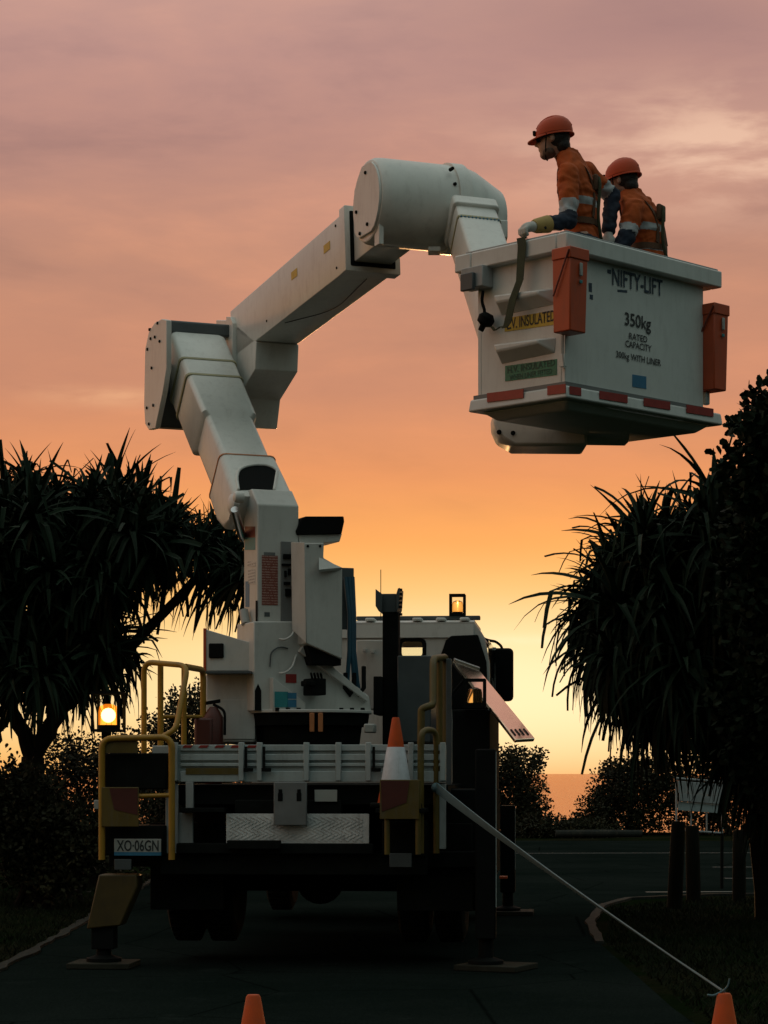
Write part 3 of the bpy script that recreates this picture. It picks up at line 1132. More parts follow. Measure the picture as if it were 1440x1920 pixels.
# locker bodies either side under the deck
for sx_ in (-1, 1):
    b = MB()
    b.box(sx_ * 1.12 if sx_ < 0 else .62, -.62 if sx_ < 0 else 1.12, 1.8, 4.3, .72, 1.28, TR.M)
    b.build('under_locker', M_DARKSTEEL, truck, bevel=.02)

# ---- wheels


def wheel(x, y, z, r, w, outer):
    c = TR.w(x, y, z)
    ax = TR.x
    t = MB()
    h = w / 2
    t.lathe(c, ax, [(-h * .75, r * .60), (-h * .95, r * .72), (-h, r * .86), (-h * .8, r * .965), (-h * .5, r), (h * .5, r), (h * .8, r * .965), (h, r * .86), (h * .95, r * .72), (h * .75, r * .60)], 40)
    root = t.build('wheel', M_RUBBER, truck)
    k = MB()
    s = outer
    k.lathe(c, ax * s, [(-h * .7, r * .58), (h * .55, r * .60), (h * .70, r * .57), (h * .25, r * .48), (h * .1, r * .25), (h * .5, r * .22), (h * .55, r * .05)], 28)
    k.build('rim', M_ALUR, root)
    tr = MB()
    for i in range(36):
        a = 2 * math.pi * i / 36
        u = TR.y * math.cos(a) + Z * math.sin(a)
        v = TR.y * -math.sin(a) + Z * math.cos(a)
        tr.obox(c + u * r * 1.0, ax * h * .72, v * r * .05, u * .008)
    tag(tr.build('tread', M_RUBBER, root, smooth=False), kind='stuff')


for sx_ in (-1, 1):
    wheel(sx_ * 1.10, 1.02, .66, .50, .25, sx_)
    wheel(sx_ * .80, 1.02, .66, .50, .25, sx_)
    wheel(sx_ * 1.02, 6.35, .60, .50, .27, sx_)
    b = MB()
    b.box(sx_ * 1.0 - .3, sx_ * 1.0 + .3, .32, .35, .45, 1.15, TR.M)
    b.build('mud_flap', M_RUBBER, truck, bevel=.006)
b = MB()
b.tube([TR.w(-1.1, 1.02, .66), TR.w(1.1, 1.02, .66)], .09, 10)
b.ell(TR.w(0, 1.02, .66), .2, .2, .2)
b.build('axle', M_DARKSTEEL, truck)
b = MB()
b.tube([TR.w(-1.0, 6.35, .60), TR.w(1.0, 6.35, .60)], .07, 10)
b.build('axle', M_DARKSTEEL, truck)

# ---- left rear cage of yellow tube
def tubes(name, m, parent, paths, fr, r=.024, label=None):
    b = MB()
    for pth in paths:
        b.tube(round_path([fr.pt(*q) if not isinstance(q, Vector) else q for q in pth], .09), r, 10)
    return b.build(name, m, parent, label=label)


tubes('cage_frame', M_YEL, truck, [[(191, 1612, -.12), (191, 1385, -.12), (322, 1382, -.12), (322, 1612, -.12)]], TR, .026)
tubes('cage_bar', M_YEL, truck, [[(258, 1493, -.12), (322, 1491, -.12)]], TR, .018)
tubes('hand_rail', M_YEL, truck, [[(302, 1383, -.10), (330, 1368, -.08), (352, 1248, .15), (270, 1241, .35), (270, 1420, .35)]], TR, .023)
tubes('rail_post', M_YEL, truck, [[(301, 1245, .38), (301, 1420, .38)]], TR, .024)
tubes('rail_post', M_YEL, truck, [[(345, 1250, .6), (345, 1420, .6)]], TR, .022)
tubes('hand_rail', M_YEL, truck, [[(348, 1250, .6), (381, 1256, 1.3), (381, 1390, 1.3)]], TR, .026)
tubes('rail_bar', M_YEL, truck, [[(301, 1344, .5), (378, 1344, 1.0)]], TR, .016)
mp_ = part(TR, 'marker_plate', M_YELD, truck, [(190, 260, 1476, 1550, -.155, -.147)], bevel=.004)
part(TR, 'red_panel', M_MAROON, mp_, polys=[([(205, 1478), (258, 1478), (258, 1528), (214, 1518)], -.159, -.1555)], bevel=0)
part(TR, 'mesh_panel', M_YELD, truck, [(196, 258, 1388, 1412, -.115, -.105)], bevel=.002)
part(TR, 'tail_box', M_DARKSTEEL, truck, [(196, 312, 1412, 1480, -.05, .5)], bevel=.012)
part(TR, 'tail_box', M_DARKSTEEL, truck, [(196, 308, 1548, 1604, -.05, .4)], bevel=.012)
part(TR, 'ledge', M_ALUR, truck, [(285, 332, 1398, 1414, .1, .5)], bevel=.006)
np_ = part(TR, 'number_plate', M_PLATE, truck, [(214, 302, 1573, 1598, -.085, -.078)], bevel=.003)
part(TR, 'plate_base_strip', M_BLUED, np_, [(214, 302, 1598, 1604, -.085, -.078)], bevel=0)
pc = TR.pt(258, 1585.5, -.088)
text('XO·06GN', pc, TR.x, Z, .335, .088, M_INK, np_)
part(TR, 'lamp_plate', M_TEAL, truck, [(214, 246, 1611, 1631, -.08, -.06)], bevel=.004)
part(TR, 'side_reflector', M_PLATE, truck, [(176, 187, 1500, 1517, -.12, -.1)], bevel=.004)

# ---- left outrigger
og = empty_part = None
b = MB()
TR.polypx(b, [(185, 1640), (256, 1640), (258, 1662), (226, 1736), (162, 1742)], -.06, .16)
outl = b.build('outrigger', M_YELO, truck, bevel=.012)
b = MB()
lb = TR.pt(195, 1790, .05)
b.obox(TR.pt(196, 1755, .05), TR.x * .09, TR.y * .08, Z * .10)
b.build('inner_leg', M_DARKSTEEL, outl, bevel=.006)
b = MB()
b.lathe((lb.x, lb.y, .055), Z, [(0, .14), (.025, .14), (.05, .06), (.3, .05)], 20)
b.build('foot', M_DARKSTEEL, outl)
b = MB()
b.box(-1.62, 1.40, .22, .40, .80, .93, TR.M)
b.build('outrigger_beam', M_DARKSTEEL, truck, bevel=.01)

# ---- right outrigger: tall dark leg at the near corner and a second one further forward
for yl, xr, nm in ((-.02, 1.42, 'outrigger'), (7.0, 1.36, 'outrigger')):
    b = MB()
    zt = 1.74 if yl < 1 else 1.2
    b.box(xr - .08, xr + .08, yl, yl + .2, .25, zt, TR.M)
    o_ = b.build(nm, M_BLACK, truck, bevel=.012)
    b = MB()
    b.box(xr + .081, xr + .086, yl + .01, yl + .03, .5, zt - .02, TR.M)
    b.build('edge_strip', M_ALUR, o_)
    b = MB()
    b.lathe(TR.w(xr, yl + .1, .055), Z, [(0, .14), (.025, .14), (.05, .06), (.3, .055)], 20)
    b.build('foot', M_DARKSTEEL, o_)
b = MB()
b.box(-1.25, 1.25, 7.02, 7.18, .80, .93, TR.M)
b.build('outrigger_beam', M_DARKSTEEL, truck, bevel=.01)
part(TR, 'side_marker_lamp', M_ORANGE, truck, [(936, 951, 1643, 1648, 4.0, 4.1)], bevel=.004)

# ---- right rear rails
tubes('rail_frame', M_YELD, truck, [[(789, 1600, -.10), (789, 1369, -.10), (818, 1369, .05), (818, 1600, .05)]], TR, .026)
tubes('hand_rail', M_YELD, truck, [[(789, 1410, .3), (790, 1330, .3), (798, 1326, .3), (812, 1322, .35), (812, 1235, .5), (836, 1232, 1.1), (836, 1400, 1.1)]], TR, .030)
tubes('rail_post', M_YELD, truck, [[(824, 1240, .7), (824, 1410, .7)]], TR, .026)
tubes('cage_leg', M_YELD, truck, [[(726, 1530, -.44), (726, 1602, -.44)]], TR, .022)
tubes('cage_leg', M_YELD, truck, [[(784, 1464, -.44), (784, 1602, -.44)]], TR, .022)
mp_ = part(TR, 'marker_plate', M_YELD, truck, [(712, 786, 1462, 1536, -.475, -.467)], bevel=.004)
part(TR, 'red_panel', M_MAROON, mp_, polys=[([(714, 1464), (768, 1464), (762, 1505), (716, 1522)], -.479, -.4755)], bevel=0)
part(TR, 'lamp_plate', M_TEAL, truck, [(730, 772, 1600, 1626, -.08, -.06)], bevel=.004)
part(TR, 'tail_box', M_DARKSTEEL, truck, [(716, 800, 1540, 1606, .02, .4)], bevel=.012)
part(TR, 'post', M_TEAL, truck, [(836, 846, 1235, 1600, .9, 1.0)], bevel=.004)
part(TR, 'side_panel', M_BODY, truck, [(822, 836, 1470, 1592, .06, .1)], bevel=.004)
part(TR, 'cross_member', M_DARKSTEEL, truck, [(800, 930, 1480, 1640, .5, 1.4)], bevel=.01)

# ---- white lockers on the tray (left, behind the turret)
lk = part(TR, 'locker', M_TURRET, truck, [(386, 478, 1262, 1392, 1.5, 3.2)], bevel=.012)
part(TR, 'locker_lid', M_TURRET, lk, polys=[([(386, 1258), (386, 1180), (470, 1205), (470, 1258)], 1.45, 1.5)], bevel=.006)
part(TR, 'lid_edge', M_ORANGE, lk, [(381, 386, 1178, 1262, 1.44, 1.5)], bevel=.003)
part(TR, 'latch_recess', M_BLACK, lk, [(391, 419, 1206, 1234, 1.43, 1.452)], bevel=.012)
part(TR, 'shelf', M_TEAL, lk, [(383, 470, 1258, 1263, 1.3, 1.5)], bevel=.002)
part(TR, 'panel', M_TURRET, lk, [(390, 478, 1312, 1386, 1.488, 1.497)], bevel=.003)

# ---- boxes right of the turret
bx = part(TR, 'grey_locker', M_TEAL, truck, [(745, 808, 1229, 1392, 2.3, 3.4)], bevel=.01)
part(TR, 'locker_panel', M_TURRET, truck, [(668, 722, 1200, 1330, 3.0, 3.3)], bevel=.008)
part(TR, 'lifting_eye', M_TURRET, truck, [(679, 686, 1215, 1222, 2.9, 2.99), (694, 701, 1218, 1225, 2.9, 2.99)], bevel=.003)
part(TR, 'side_body', M_DARKSTEEL, truck, [(848, 918, 1330, 1620, 2.2, 4.4)], bevel=.02)
part(TR, 'winch_housing', M_DARKSTEEL, truck, [(700, 716, 1268, 1340, 2.2, 2.7)], bevel=.01)
part(TR, 'cable_drum', M_PLATE, truck, [(682, 702, 1357, 1374, 1.0, 1.2)], bevel=.012)

# ---- boom rest: post with a forked cradle
br = part(TR, 'boom_rest', M_DARKSTEEL, truck, [(717, 747, 1146, 1400, 2.35, 2.55)], bevel=.012)
part(TR, 'cradle', M_TEAL, br, [(713, 743, 1113, 1148, 2.34, 2.54)], bevel=.006)
part(TR, 'cradle_cheek', M_TEAL, br, polys=[([(704, 1104), (709, 1108), (716, 1113), (716, 1148), (710, 1146), (704, 1136)], 2.25, 2.65)], bevel=.004)
part(TR, 'cradle_cheek', M_TEAL, br, polys=[([(743, 1113), (746, 1103), (750, 1102), (747, 1140), (743, 1148)], 2.25, 2.65)], bevel=.004)
for y in (1106, 1114, 1122, 1130, 1138, 1152):
    b = MB()
    b.lathe(TR.pt(748, y, 2.3), TR.x, [(0, .012), (.03, .012)], 8)
    b.build('bolt', M_DARKSTEEL, br)

# ---- cab
CY = 5.3
c0, c1 = TR.loc(500, 1600, CY), TR.loc(922, 1166, CY)
cx0, cx1, cz0, cz1 = -1.20, c1.x - .02, .95, c1.z
b = MB()
wx0, wz1 = TR.loc(752, 1200, CY).x, TR.loc(752, 1202, CY).z
wx1, wz0 = TR.loc(793, 1231, CY).x, TR.loc(793, 1232, CY).z
# rear wall in pieces round the rear window
for (x0, x1, z0, z1) in ((cx0, wx0, cz0, cz1), (wx1, cx1 - .20, cz0, cz1), (wx0, wx1, cz0, wz0), (wx0, wx1, wz1, cz1)):
    b.box(x0, x1, CY, CY + .05, z0, z1, TR.M)
b.prism([TR.w(x, CY, z) for x, z in ((cx1 - .20, cz0), (cx1, cz0), (cx1, cz1 - .42), (cx1 - .05, cz1 - .16), (cx1 - .16, cz1), (cx1 - .20, cz1))], TR.y * .05)
b.box(cx0, cx0 + .05, CY + .05, CY + 1.7, cz0, cz1 - .75, TR.M)
b.box(cx1 - .05, cx1, CY + .05, CY + 1.7, cz0, cz1 - .85, TR.M)
b.box(cx0, cx1, CY + 1.7, CY + 1.75, cz0, cz1 - .95, TR.M)
b.box(cx0, cx1, CY + .05, CY + 1.75, cz0 - .06, cz0, TR.M)
for x in (cx0, cx1 - .07):
    b.box(x, x + .07, CY + 1.6, CY + 1.7, cz1 - .95, cz1 - .17, TR.M)
    b.box(x, x + .06, CY + .05, CY + .25, cz1 - .85, cz1 - .42, TR.M)
cab = b.build('cab', M_TURRET, truck, bevel=.0)
b = MB()
prof = [(CY - .02, cz1 - .16), (CY, cz1 - .02), (CY + .18, cz1 + .03), (CY + 1.5, cz1 + .03), (CY + 1.76, cz1 - .12), (CY + 1.76, cz1 - .16)]
b.prism([TR.w(cx0 + .12, y, z) for y, z in prof], TR.x * (cx1 - cx0 - .28))
for xa, xb in ((cx1 - .16, cx1 - .06), (cx0 + .12, cx0 + .02)):
    b.hexa([TR.w(xa, CY + .01, cz1 - .17), TR.w(xb, CY + .01, cz1 - .17), TR.w(xb, CY + 1.7, cz1 - .17), TR.w(xa, CY + 1.7, cz1 - .17),
            TR.w(xa, CY + .03, cz1 - .01), TR.w(xa + (xb - xa) * .1, CY + .03, cz1 - .01), TR.w(xa + (xb - xa) * .1, CY + 1.5, cz1 - .01), TR.w(xa, CY + 1.5, cz1 - .01)])
roof = b.build('roof', M_TURRET, cab, bevel=.03)
for k in range(9):
    x = cx0 + .24 + k * (cx1 - cx0 - .50) / 8
    b = MB()
    b.box(x - .05, x + .05, CY + .05, CY + 1.45, cz1 + .02, cz1 + .052, TR.M)
    b.build('roof_rib', M_TURRET, roof, bevel=.015)
rw = MB()
rw.box(wx0, wx1, CY + .02, CY + .028, wz0, wz1, TR.M)
rear_window = rw.build('rear_window', M_GLASS, cab)
b = MB()
fr_c = TR.w((wx0 + wx1) / 2, CY - .005, (wz0 + wz1) / 2)
ring_o = rrect(fr_c, TR.x * ((wx1 - wx0) / 2 + .035), Z * ((wz1 - wz0) / 2 + .03), .06)
ring_i = rrect(fr_c, TR.x * ((wx1 - wx0) / 2 - .006), Z * ((wz1 - wz0) / 2 - .006), .035)
n = len(ring_o)
b.add(ring_o + ring_i + [p + TR.y * .02 for p in ring_i], [(i, (i + 1) % n, (i + 1) % n + n, i + n) for i in range(n)] + [(i + n, (i + 1) % n + n, (i + 1) % n + 2 * n, i + 2 * n) for i in range(n)])
b.build('window_seal', M_BLACK, rear_window)
b = MB()
b.box(cx0 + .06, cx1 - .06, CY + 1.71, CY + 1.716, cz1 - .94, cz1 - .17, TR.M)
b.build('windscreen', M_GLASS, cab)
for x, nm in ((cx0 + .02, 'side_window'), (cx1 - .028, 'side_window')):
    b = MB()
    b.box(x, x + .008, CY + .26, CY + 1.6, cz1 - .84, cz1 - .17, TR.M)
    b.build(nm, M_GLASSD, cab)
b = MB()
for x in (-.55, .55):
    b.box(x - .22, x + .22, CY + .35, CY + .5, 1.6, cz1 - .86, TR.M)
b.build('seat_backs', M_BLACK, cab, bevel=.04)
part(TR, 'rear_panel', M_BLACK, cab, polys=[([(818, 1252), (836, 1200), (846, 1192), (896, 1190), (912, 1240), (916, 1330), (818, 1330)], CY - .03, CY - .004)], bevel=.01)
part(TR, 'air_intake', M_DARKSTEEL, cab, [(735, 830, 1290, 1400, CY - .35, CY - .03)], bevel=.02)
b = MB()
TR.boxpx(b, 668, 900, 1154, 1163, CY + .3, CY + .42)
rack = b.build('roof_bar', M_TEAL, truck, bevel=.008, label='grey bar across the cab roof')
part(TR, 'bar_bracket', M_TURRET, rack, [(866, 880, 1160, 1176, CY + .32, CY + .40)], bevel=.004)


# ---- guarded amber beacons
def beacon(px0, px1, py0, py1, yl, lit):
    g_ = MB()
    t_ = .022
    a_, c_ = TR.loc(px0, py1, yl), TR.loc(px1, py0, yl)
    for y in (yl, yl + (c_.x - a_.x)):
        g_.box(a_.x, a_.x + t_, y, y + t_, a_.z, c_.z, TR.M)
        g_.box(c_.x - t_, c_.x, y, y + t_, a_.z, c_.z, TR.M)
        g_.box(a_.x + t_, c_.x - t_, y, y + t_, c_.z - t_, c_.z, TR.M)
        g_.box(a_.x + t_, c_.x - t_, y, y + t_, a_.z, a_.z + t_, TR.M)
    yb_ = yl + (c_.x - a_.x)
    for x_ in (a_.x, c_.x - t_):
        for z_ in (a_.z, c_.z - t_):
            g_.box(x_ + .002, x_ + t_ - .002, yl + t_ - .004, yb_ + .004, z_ + .002, z_ + t_ - .002, TR.M)
    root = g_.build('beacon_guard', M_DARKSTEEL, truck)
    cx_, cy_ = (a_.x + c_.x) / 2, yl + (c_.x - a_.x) / 2 + .01
    w_ = (c_.x - a_.x)
    h_ = c_.z - a_.z
    base_ = MB()
    z0 = a_.z + t_ + .002
    base_.lathe(TR.w(cx_, cy_, z0), Z, [(0, w_ * .34), (h_ * .10, w_ * .33)], 20)
    base_.build('beacon_base', M_BLACK, root)
    lens = MB()
    zl = z0 + h_ * .10
    lens.lathe(TR.w(cx_, cy_, zl), Z, [(0, w_ * .34), (h_ * .32, w_ * .34), (h_ * .46, w_ * .30), (h_ * .52, w_ * .12)], 20)
    if lit:
        bulb = MB()
        bulb.ell(TR.w(cx_, cy_, zl + h_ * .24), w_ * .25, w_ * .25, w_ * .25)
        bulb.build('lit_bulb', M_CORE, root, label='glowing amber bulb')
        lens.build('lit_lens', M_LITLENS, root)
    else:
        lens.build('beacon_lens', M_AGLASS, root)


beacon(170, 224, 1296, 1372, -.05, True)
beacon(842, 872, 1113, 1155, CY + .28, False)
beacon(868, 910, 1272, 1328, 2.0, False)
part(TR, 'beacon_post', M_DARKSTEEL, truck, [(190, 206, 1372, 1386, .0, .06)], bevel=.003)
tubes('beacon_bracket', M_DARKSTEEL, truck, [[(848, 1300, 2.1), (870, 1275, 2.1)]], TR, .012)

# ---- mirror
b = MB()
b.loft([rrect(TR.pt(941, 1265, 6.9) + TR.y * k, TR.x * hx, Z * hz, .05) for k, hx, hz in ((0, .115, .27), (.03, .125, .29), (.10, .12, .28), (.16, .07, .2))])
mir = b.build('mirror', M_BLACK, truck, label='black rear-view mirror on a bent arm')
tubes('mirror_arm', M_BLACK, mir, [[(897, 1190, 6.6), (912, 1200, 6.8), (930, 1203, 6.95), (941, 1212, 6.95), (942, 1225, 6.95)]], TR, .015)
part(TR, 'arm_mount', M_BLACK, mir, polys=[([(897, 1186), (916, 1203), (912, 1212), (900, 1217)], 6.55, 6.62)], bevel=.006)
tubes('aerial', M_DARKSTEEL, truck, [[(714, 1068, 5.6), (714, 1160, 5.6)]], TR, .004)

# ---- long polished ramp plank standing out from the side
pa, pb_, pc_, pd = P(850, 1237, 22.7), P(897, 1254, 22.7), P(1003, 1384, 18.5), P(966, 1386, 18.5)
b = MB()
nn = (pb_ - pa).cross(pd - pa).normalized()
nn = nn if nn.z < 0 else -nn
b.hexa([pa, pb_, pc_, pd, pa + nn * .03, pb_ + nn * .03, pc_ + nn * .03, pd + nn * .03])
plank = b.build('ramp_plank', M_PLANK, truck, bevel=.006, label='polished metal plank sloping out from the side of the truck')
for k in range(4):
    t = .16 + k * .22
    e0 = pd.lerp(pc_, t)
    ax_ = (pa - pd).normalized()
    sd_ = (pc_ - pd).normalized()
    b = MB()
    b.obox(e0 + ax_ * .30 - nn * .002, ax_ * .13, sd_ * .006, nn * .002)
    b.build('slot', M_BLACK, plank)
b = MB()
b.obox(pa.lerp(pb_, .5) - nn * .01 + (pa - pd).normalized() * -.04, (pb_ - pa) * .5, (pa - pd).normalized() * .04, nn * .012)
b.build('end_strip', M_ALU, plank, bevel=.003)
tubes('plank_strut', M_DARKSTEEL, truck, [[P(850, 1245, 22.6), P(868, 1268, 22.0)]], TR, .012)

# ================================================================== turret
AZ = R(22)
bd = V((-math.sin(AZ), math.cos(AZ), 0))          # boom plane, pointing away from the camera
nl = V((-math.cos(AZ), -math.sin(AZ), 0))         # its left-hand normal
TU = Frame((-1.08, 19.5, 0), bd)
rc = V((-.672, 19.85, 0))
b = MB()
b.lathe(rc, Z, [(1.80, .46), (1.95, .48), (1.96, .53), (2.06, .545)], 40)
ring = b.build('turntable_ring', M_DARKSTEEL, truck)
b = MB()
b.lathe(rc, Z, [(2.065, .585), (2.092, .585)], 12)
b.build('turntable_plate', M_TURRET, truck, bevel=.005)
for px_ in (585, 601):
    b = MB()
    b.box(-.02, .02, -.02, .02, 1.9, 2.06, Matrix.Translation(P(px_, 1360, 19.27) - V((0, 0, P(px_, 1360, 19.27).z))))
    b.build('lug', M_RSEAL, ring, bevel=.004)
prof = [(0, 2.094), (0, 3.85), (.17, 4.0), (.37, 4.0), (.37, 2.094)]
b = MB()
b.prism([TU.w(0, y, z) for y, z in prof], TU.x * .375)
col_ = b.build('turret_column', M_TURRET, truck, bevel=.012)
skirt = part(TU, 'turret_skirt', M_TURRET, truck, polys=[([(476, 1333), (476, 1165), (552, 1165), (580, 1215), (640, 1262), (692, 1305), (697, 1333)], -.10, .36)], bevel=.010)
part(TU, 'gusset', M_TURRET, skirt, polys=[([(572, 1205), (690, 1306), (690, 1316), (562, 1222)], -.16, -.10)], bevel=.004)
part(TU, 'gusset', M_TURRET, skirt, polys=[([(512, 1332), (512, 1270), (573, 1318), (573, 1332)], -.20, -.10)], bevel=.004)
for q in ((515, 540, 1297, 1326), (537, 556, 1299, 1310), (537, 556, 1312, 1326)):
    part(TU, 'sticker', M_BLUED if q[0] > 520 else M_TEALD, skirt, [(q[0], q[1], q[2], q[3], -.203, -.2005)] if q[0] < 530 else [(q[0] + 2, q[1], q[2], q[3], -.203, -.2005)], bevel=0)
part(TU, 'access_arch', M_BLACK, skirt, polys=[([(470 + 8, 1332), (478, 1295), (484, 1282), (490, 1295), (490, 1332)], -.104, -.099)], bevel=0)
for q in ((520, 1331), (540, 1331), (560, 1331), (640, 1331), (660, 1331), (680, 1331)):
    b = MB()
    b.lathe(TU.pt(q[0], q[1], -.22), Z, [(-.01, .02), (.018, .018)], 8)
    b.build('bolt', M_DARKSTEEL, skirt)
# housing with fold-out panel
part(TU, 'control_recess', M_GREY, truck, [(527, 552, 1016, 1186, -.012, .25)], bevel=.004)
for q in ((532, 548, 1039, 1047), (529, 548, 1057, 1060), (534, 538, 1070, 1082), (541, 546, 1066, 1078), (533, 545, 1091, 1096), (536, 547, 1104, 1118)):
    part(TU, 'control_lever', M_BLACK, truck, [(q[0], q[1], q[2], q[3], -.035, -.013)], bevel=.003)
hs = part(TU, 'housing', M_TURRET, truck, polys=[([(571, 1018), (607, 1018), (607, 1046), (642, 1066), (642, 1236), (574, 1206)], -.30, .1)], bevel=.008)
b = MB()
q0, q1, q2, q3 = TU.pt(547, 1016, -.16), TU.pt(571, 1017, -.305), TU.pt(574, 1206, -.305), TU.pt(549, 1180, -.16)
b.hexa([q3, q2, q2 + bd * .02, q3 + bd * .02, q0, q1, q1 + bd * .02, q0 + bd * .02])
b.build('folded_panel', M_TURRET, hs, bevel=.003)
b = MB()
q0, q1, q2 = TU.pt(598, 1045, -.31), TU.pt(641, 1064, -.31), TU.pt(598, 1068, -.40)
b.prism([q0, q1, q2], (0, .02, -.02))
b.build('corner_flap', M_TURRET, hs)
part(TU, 'underside_tray', M_BLACK, hs, polys=[([(576, 1210), (640, 1236), (640, 1248), (586, 1246)], -.26, .05)], bevel=.006)
for q in ((577, 1024), (600, 1024)):
    b = MB()
    b.lathe(TU.pt(q[0], q[1], -.30), -bd, [(-.005, .012), (.008, .011)], 8)
    b.build('bolt', M_DARKSTEEL, hs)
part(TU, 'side_shield', M_TEAL, truck, [(640, 664, 1065, 1180, .02, .05)], bevel=.006)
bn = part(TU, 'tool_bin', M_TURRET, truck, polys=[([(559, 1002), (642, 1000), (637, 1016), (608, 1018), (606, 1060), (570, 1060), (562, 1018)], .0, .35)], bevel=.008)
part(TU, 'bin_lid', M_BLACK, bn, polys=[([(556, 996), (566, 972), (574, 968), (645, 968), (646, 978), (641, 1001), (558, 1003)], -.03, .38)], bevel=.008)
b = MB()
for x0, x1, x2 in ((648, 655, 651), (661, 664, 670), (655, 660, 664)):
    b.tube([TU.pt(x0, 1082, -.02), TU.pt(x1, 1150, -.05), TU.pt(x1, 1220, -.08), TU.pt(x2, 1280, -.10), TU.pt(x2 + 4, 1300, -.05)], .019, 10)
tag(b.build('hose_bundle', M_BLUE, truck), kind='stuff')
for k, (xa, xb) in enumerate(((648, 664), (664, 682))):
    b = MB()
    b.tube([TU.pt(xa, 1262, -.1), TU.pt(xa - 1, 1290, -.12), TU.pt((xa + xb) / 2, 1303, -.12), TU.pt(xb, 1290, -.1), TU.pt(xb, 1250, -.05)], .020, 8)
    b.build('hose_loop', M_BLACK, truck)
vb = part(TU, 'valve_block', M_DARKSTEEL, truck, [(583, 612, 1272, 1303, -.32, -.12), (574, 592, 1276, 1286, -.34, -.2)], bevel=.010)
for k in range(4):
    b = MB()
    b.tube([TU.pt(586 + k * 6, 1274, -.3), TU.pt(583 + k * 6, 1262, -.34)], .010, 8)
    b.build('lever', M_DARKSTEEL, vb)
part(TU, 'label_plate', M_RED, truck, [(536, 556, 1264, 1280, -.106, -.101)], bevel=0)
part(TU, 'label_plate', M_REDD, truck, [(603, 624, 1244, 1253, -.106, -.101)], bevel=0)
tubes('grab_handle', M_TURRET, truck, [[(556, 1168, -.12), (548, 1192, -.16), (534, 1200, -.16), (524, 1198, -.12)]], TU, .010)
tubes('grab_handle', M_TURRET, truck, [[(556, 1228, -.12), (548, 1252, -.16), (534, 1262, -.16), (524, 1262, -.12)]], TU, .010)
tubes('thin_cable', M_TEAL, truck, [[(506, 1250, -.115), (508, 1222, -.115), (524, 1212, -.115), (540, 1216, -.115)]], TU, .006)
# stickers on the column
part(TU, 'red_notice', M_PRED, col_, [(491, 521, 1042, 1134, -.004, -.001)], bevel=0)
part(TU, 'notice_header', M_GREY, col_, [(495, 516, 1036, 1042, -.004, -.001)], bevel=0)
part(TU, 'round_emblem', M_TEAL, col_, [(496, 506, 1148, 1156, -.004, -.001)], bevel=0)


def on_left(x0, x1, y0, y1, m, name, off=.003):
    """sticker on the left-hand face of the column, from a photo rectangle"""
    o_ = TU.o + nl * off
    pts = [hit(x0, y1, o_, nl), hit(x1, y1, o_, nl), hit(x1, y0, o_, nl), hit(x0, y0, o_, nl)]
    bb = MB()
    bb.prism(pts, nl * -(off - .0005))
    return bb.build(name, m, col_)


on_left(459, 478, 987, 1008, M_REDD, 'sticker')
on_left(459, 478, 1008, 1031, M_TEALD, 'sticker')
on_left(464, 479, 1053, 1062, M_PWHITE, 'sticker')
on_left(465, 478, 1068, 1095, M_PWHITE, 'sticker')
on_left(460, 467, 1090, 1138, M_BLUED, 'sticker')
on_left(479, 482.5, 1126, 1212, M_BLACK, 'slot')
tubes('control_knob', M_PLATE, truck, [[hit(457, 1145, TU.o + nl * .05, nl), hit(461, 1170, TU.o + nl * .05, nl)]], TU, .04)

# ================================================================== lower boom
th = R(42)
LA = V((-1.093, 19.9, 4.107))
la = bd * math.cos(th) + Z * math.sin(th)
ln = bd * -math.sin(th) + Z * math.cos(th)


def bring(t, hw, tk, off=0.0, r=.05):
    return rrect(LA + la * t + ln * (off - tk / 2), nl * hw, ln * (tk / 2), r, 3)


b = MB()
b.loft([bring(2.40, .255, .46, -.01), bring(2.36, .275, .50, 0), bring(1.075, .262, .50, 0), bring(1.045, .226, .42, -.034), bring(.385, .226, .42, -.030)])
lboom = b.build('lower_boom', M_BOOM, truck, angle=50)
b = MB()
b.loft([bring(.375, .262, .50, 0, .06), bring(.05, .275, .50, 0, .06), bring(-.14, .278, .44, 0, .06), bring(-.24, .275, .30, -.01, .06)])
knk = b.build('boom_foot', M_BOOM, truck, angle=50)
for t, m in ((1.93, M_SEAL), (1.66, M_SEAL)):
    b = MB()
    b.loft([bring(t - .014, .282, .512, .006), bring(t + .014, .282, .512, .006)])
    b.build('joint_seal', m, lboom)
b = MB()
b.loft([bring(.372, .268, .51, .005, .06), bring(.386, .268, .51, .005, .06)])
b.build('joint_seal', M_RSEAL, knk)
# black plate painted as the shade inside the foot's hollow, with raised lip
po = LA + ln * .004


def onf(px_, py_, off=.0):
    return hit(px_, py_, po + ln * off, ln)


arch = [(447, 918), (444, 896), (447, 882), (458, 875), (478, 871), (500, 872), (513, 877), (520, 882), (514, 918)]
b = MB()
b.prism([onf(*q) for q in arch], ln * -.003)
b.build('opening_shade', M_BLACK, knk)  # flat black plate, the hollow's darkness is colour only
b = MB()
b.tube(round_path([onf(x, y, .002) for x, y in arch], .04, 3), .013, 8)
b.build('opening_lip', M_BOOM, knk)
# pivot pins at the foot, left side
for px_, py_, r_, h_ in ((437, 945, .085, .03), (449, 932, .05, .045)):
    b = MB()
    b.lathe(hit(px_, py_, LA + nl * .30, nl), nl, [(-.03, r_), (h_ * .6, r_), (h_, r_ * .8), (h_ + .01, r_ * .3)], 20)
    b.build('pivot_pin', M_BOOM, knk)
b = MB()
b.tube([hit(440, 955, LA + nl * .33, nl), hit(452, 1000, LA + nl * .2, nl), hit(456, 1010, LA + nl * .1, nl)], .035, 10)
b.build('lift_rod', M_ALU, truck)

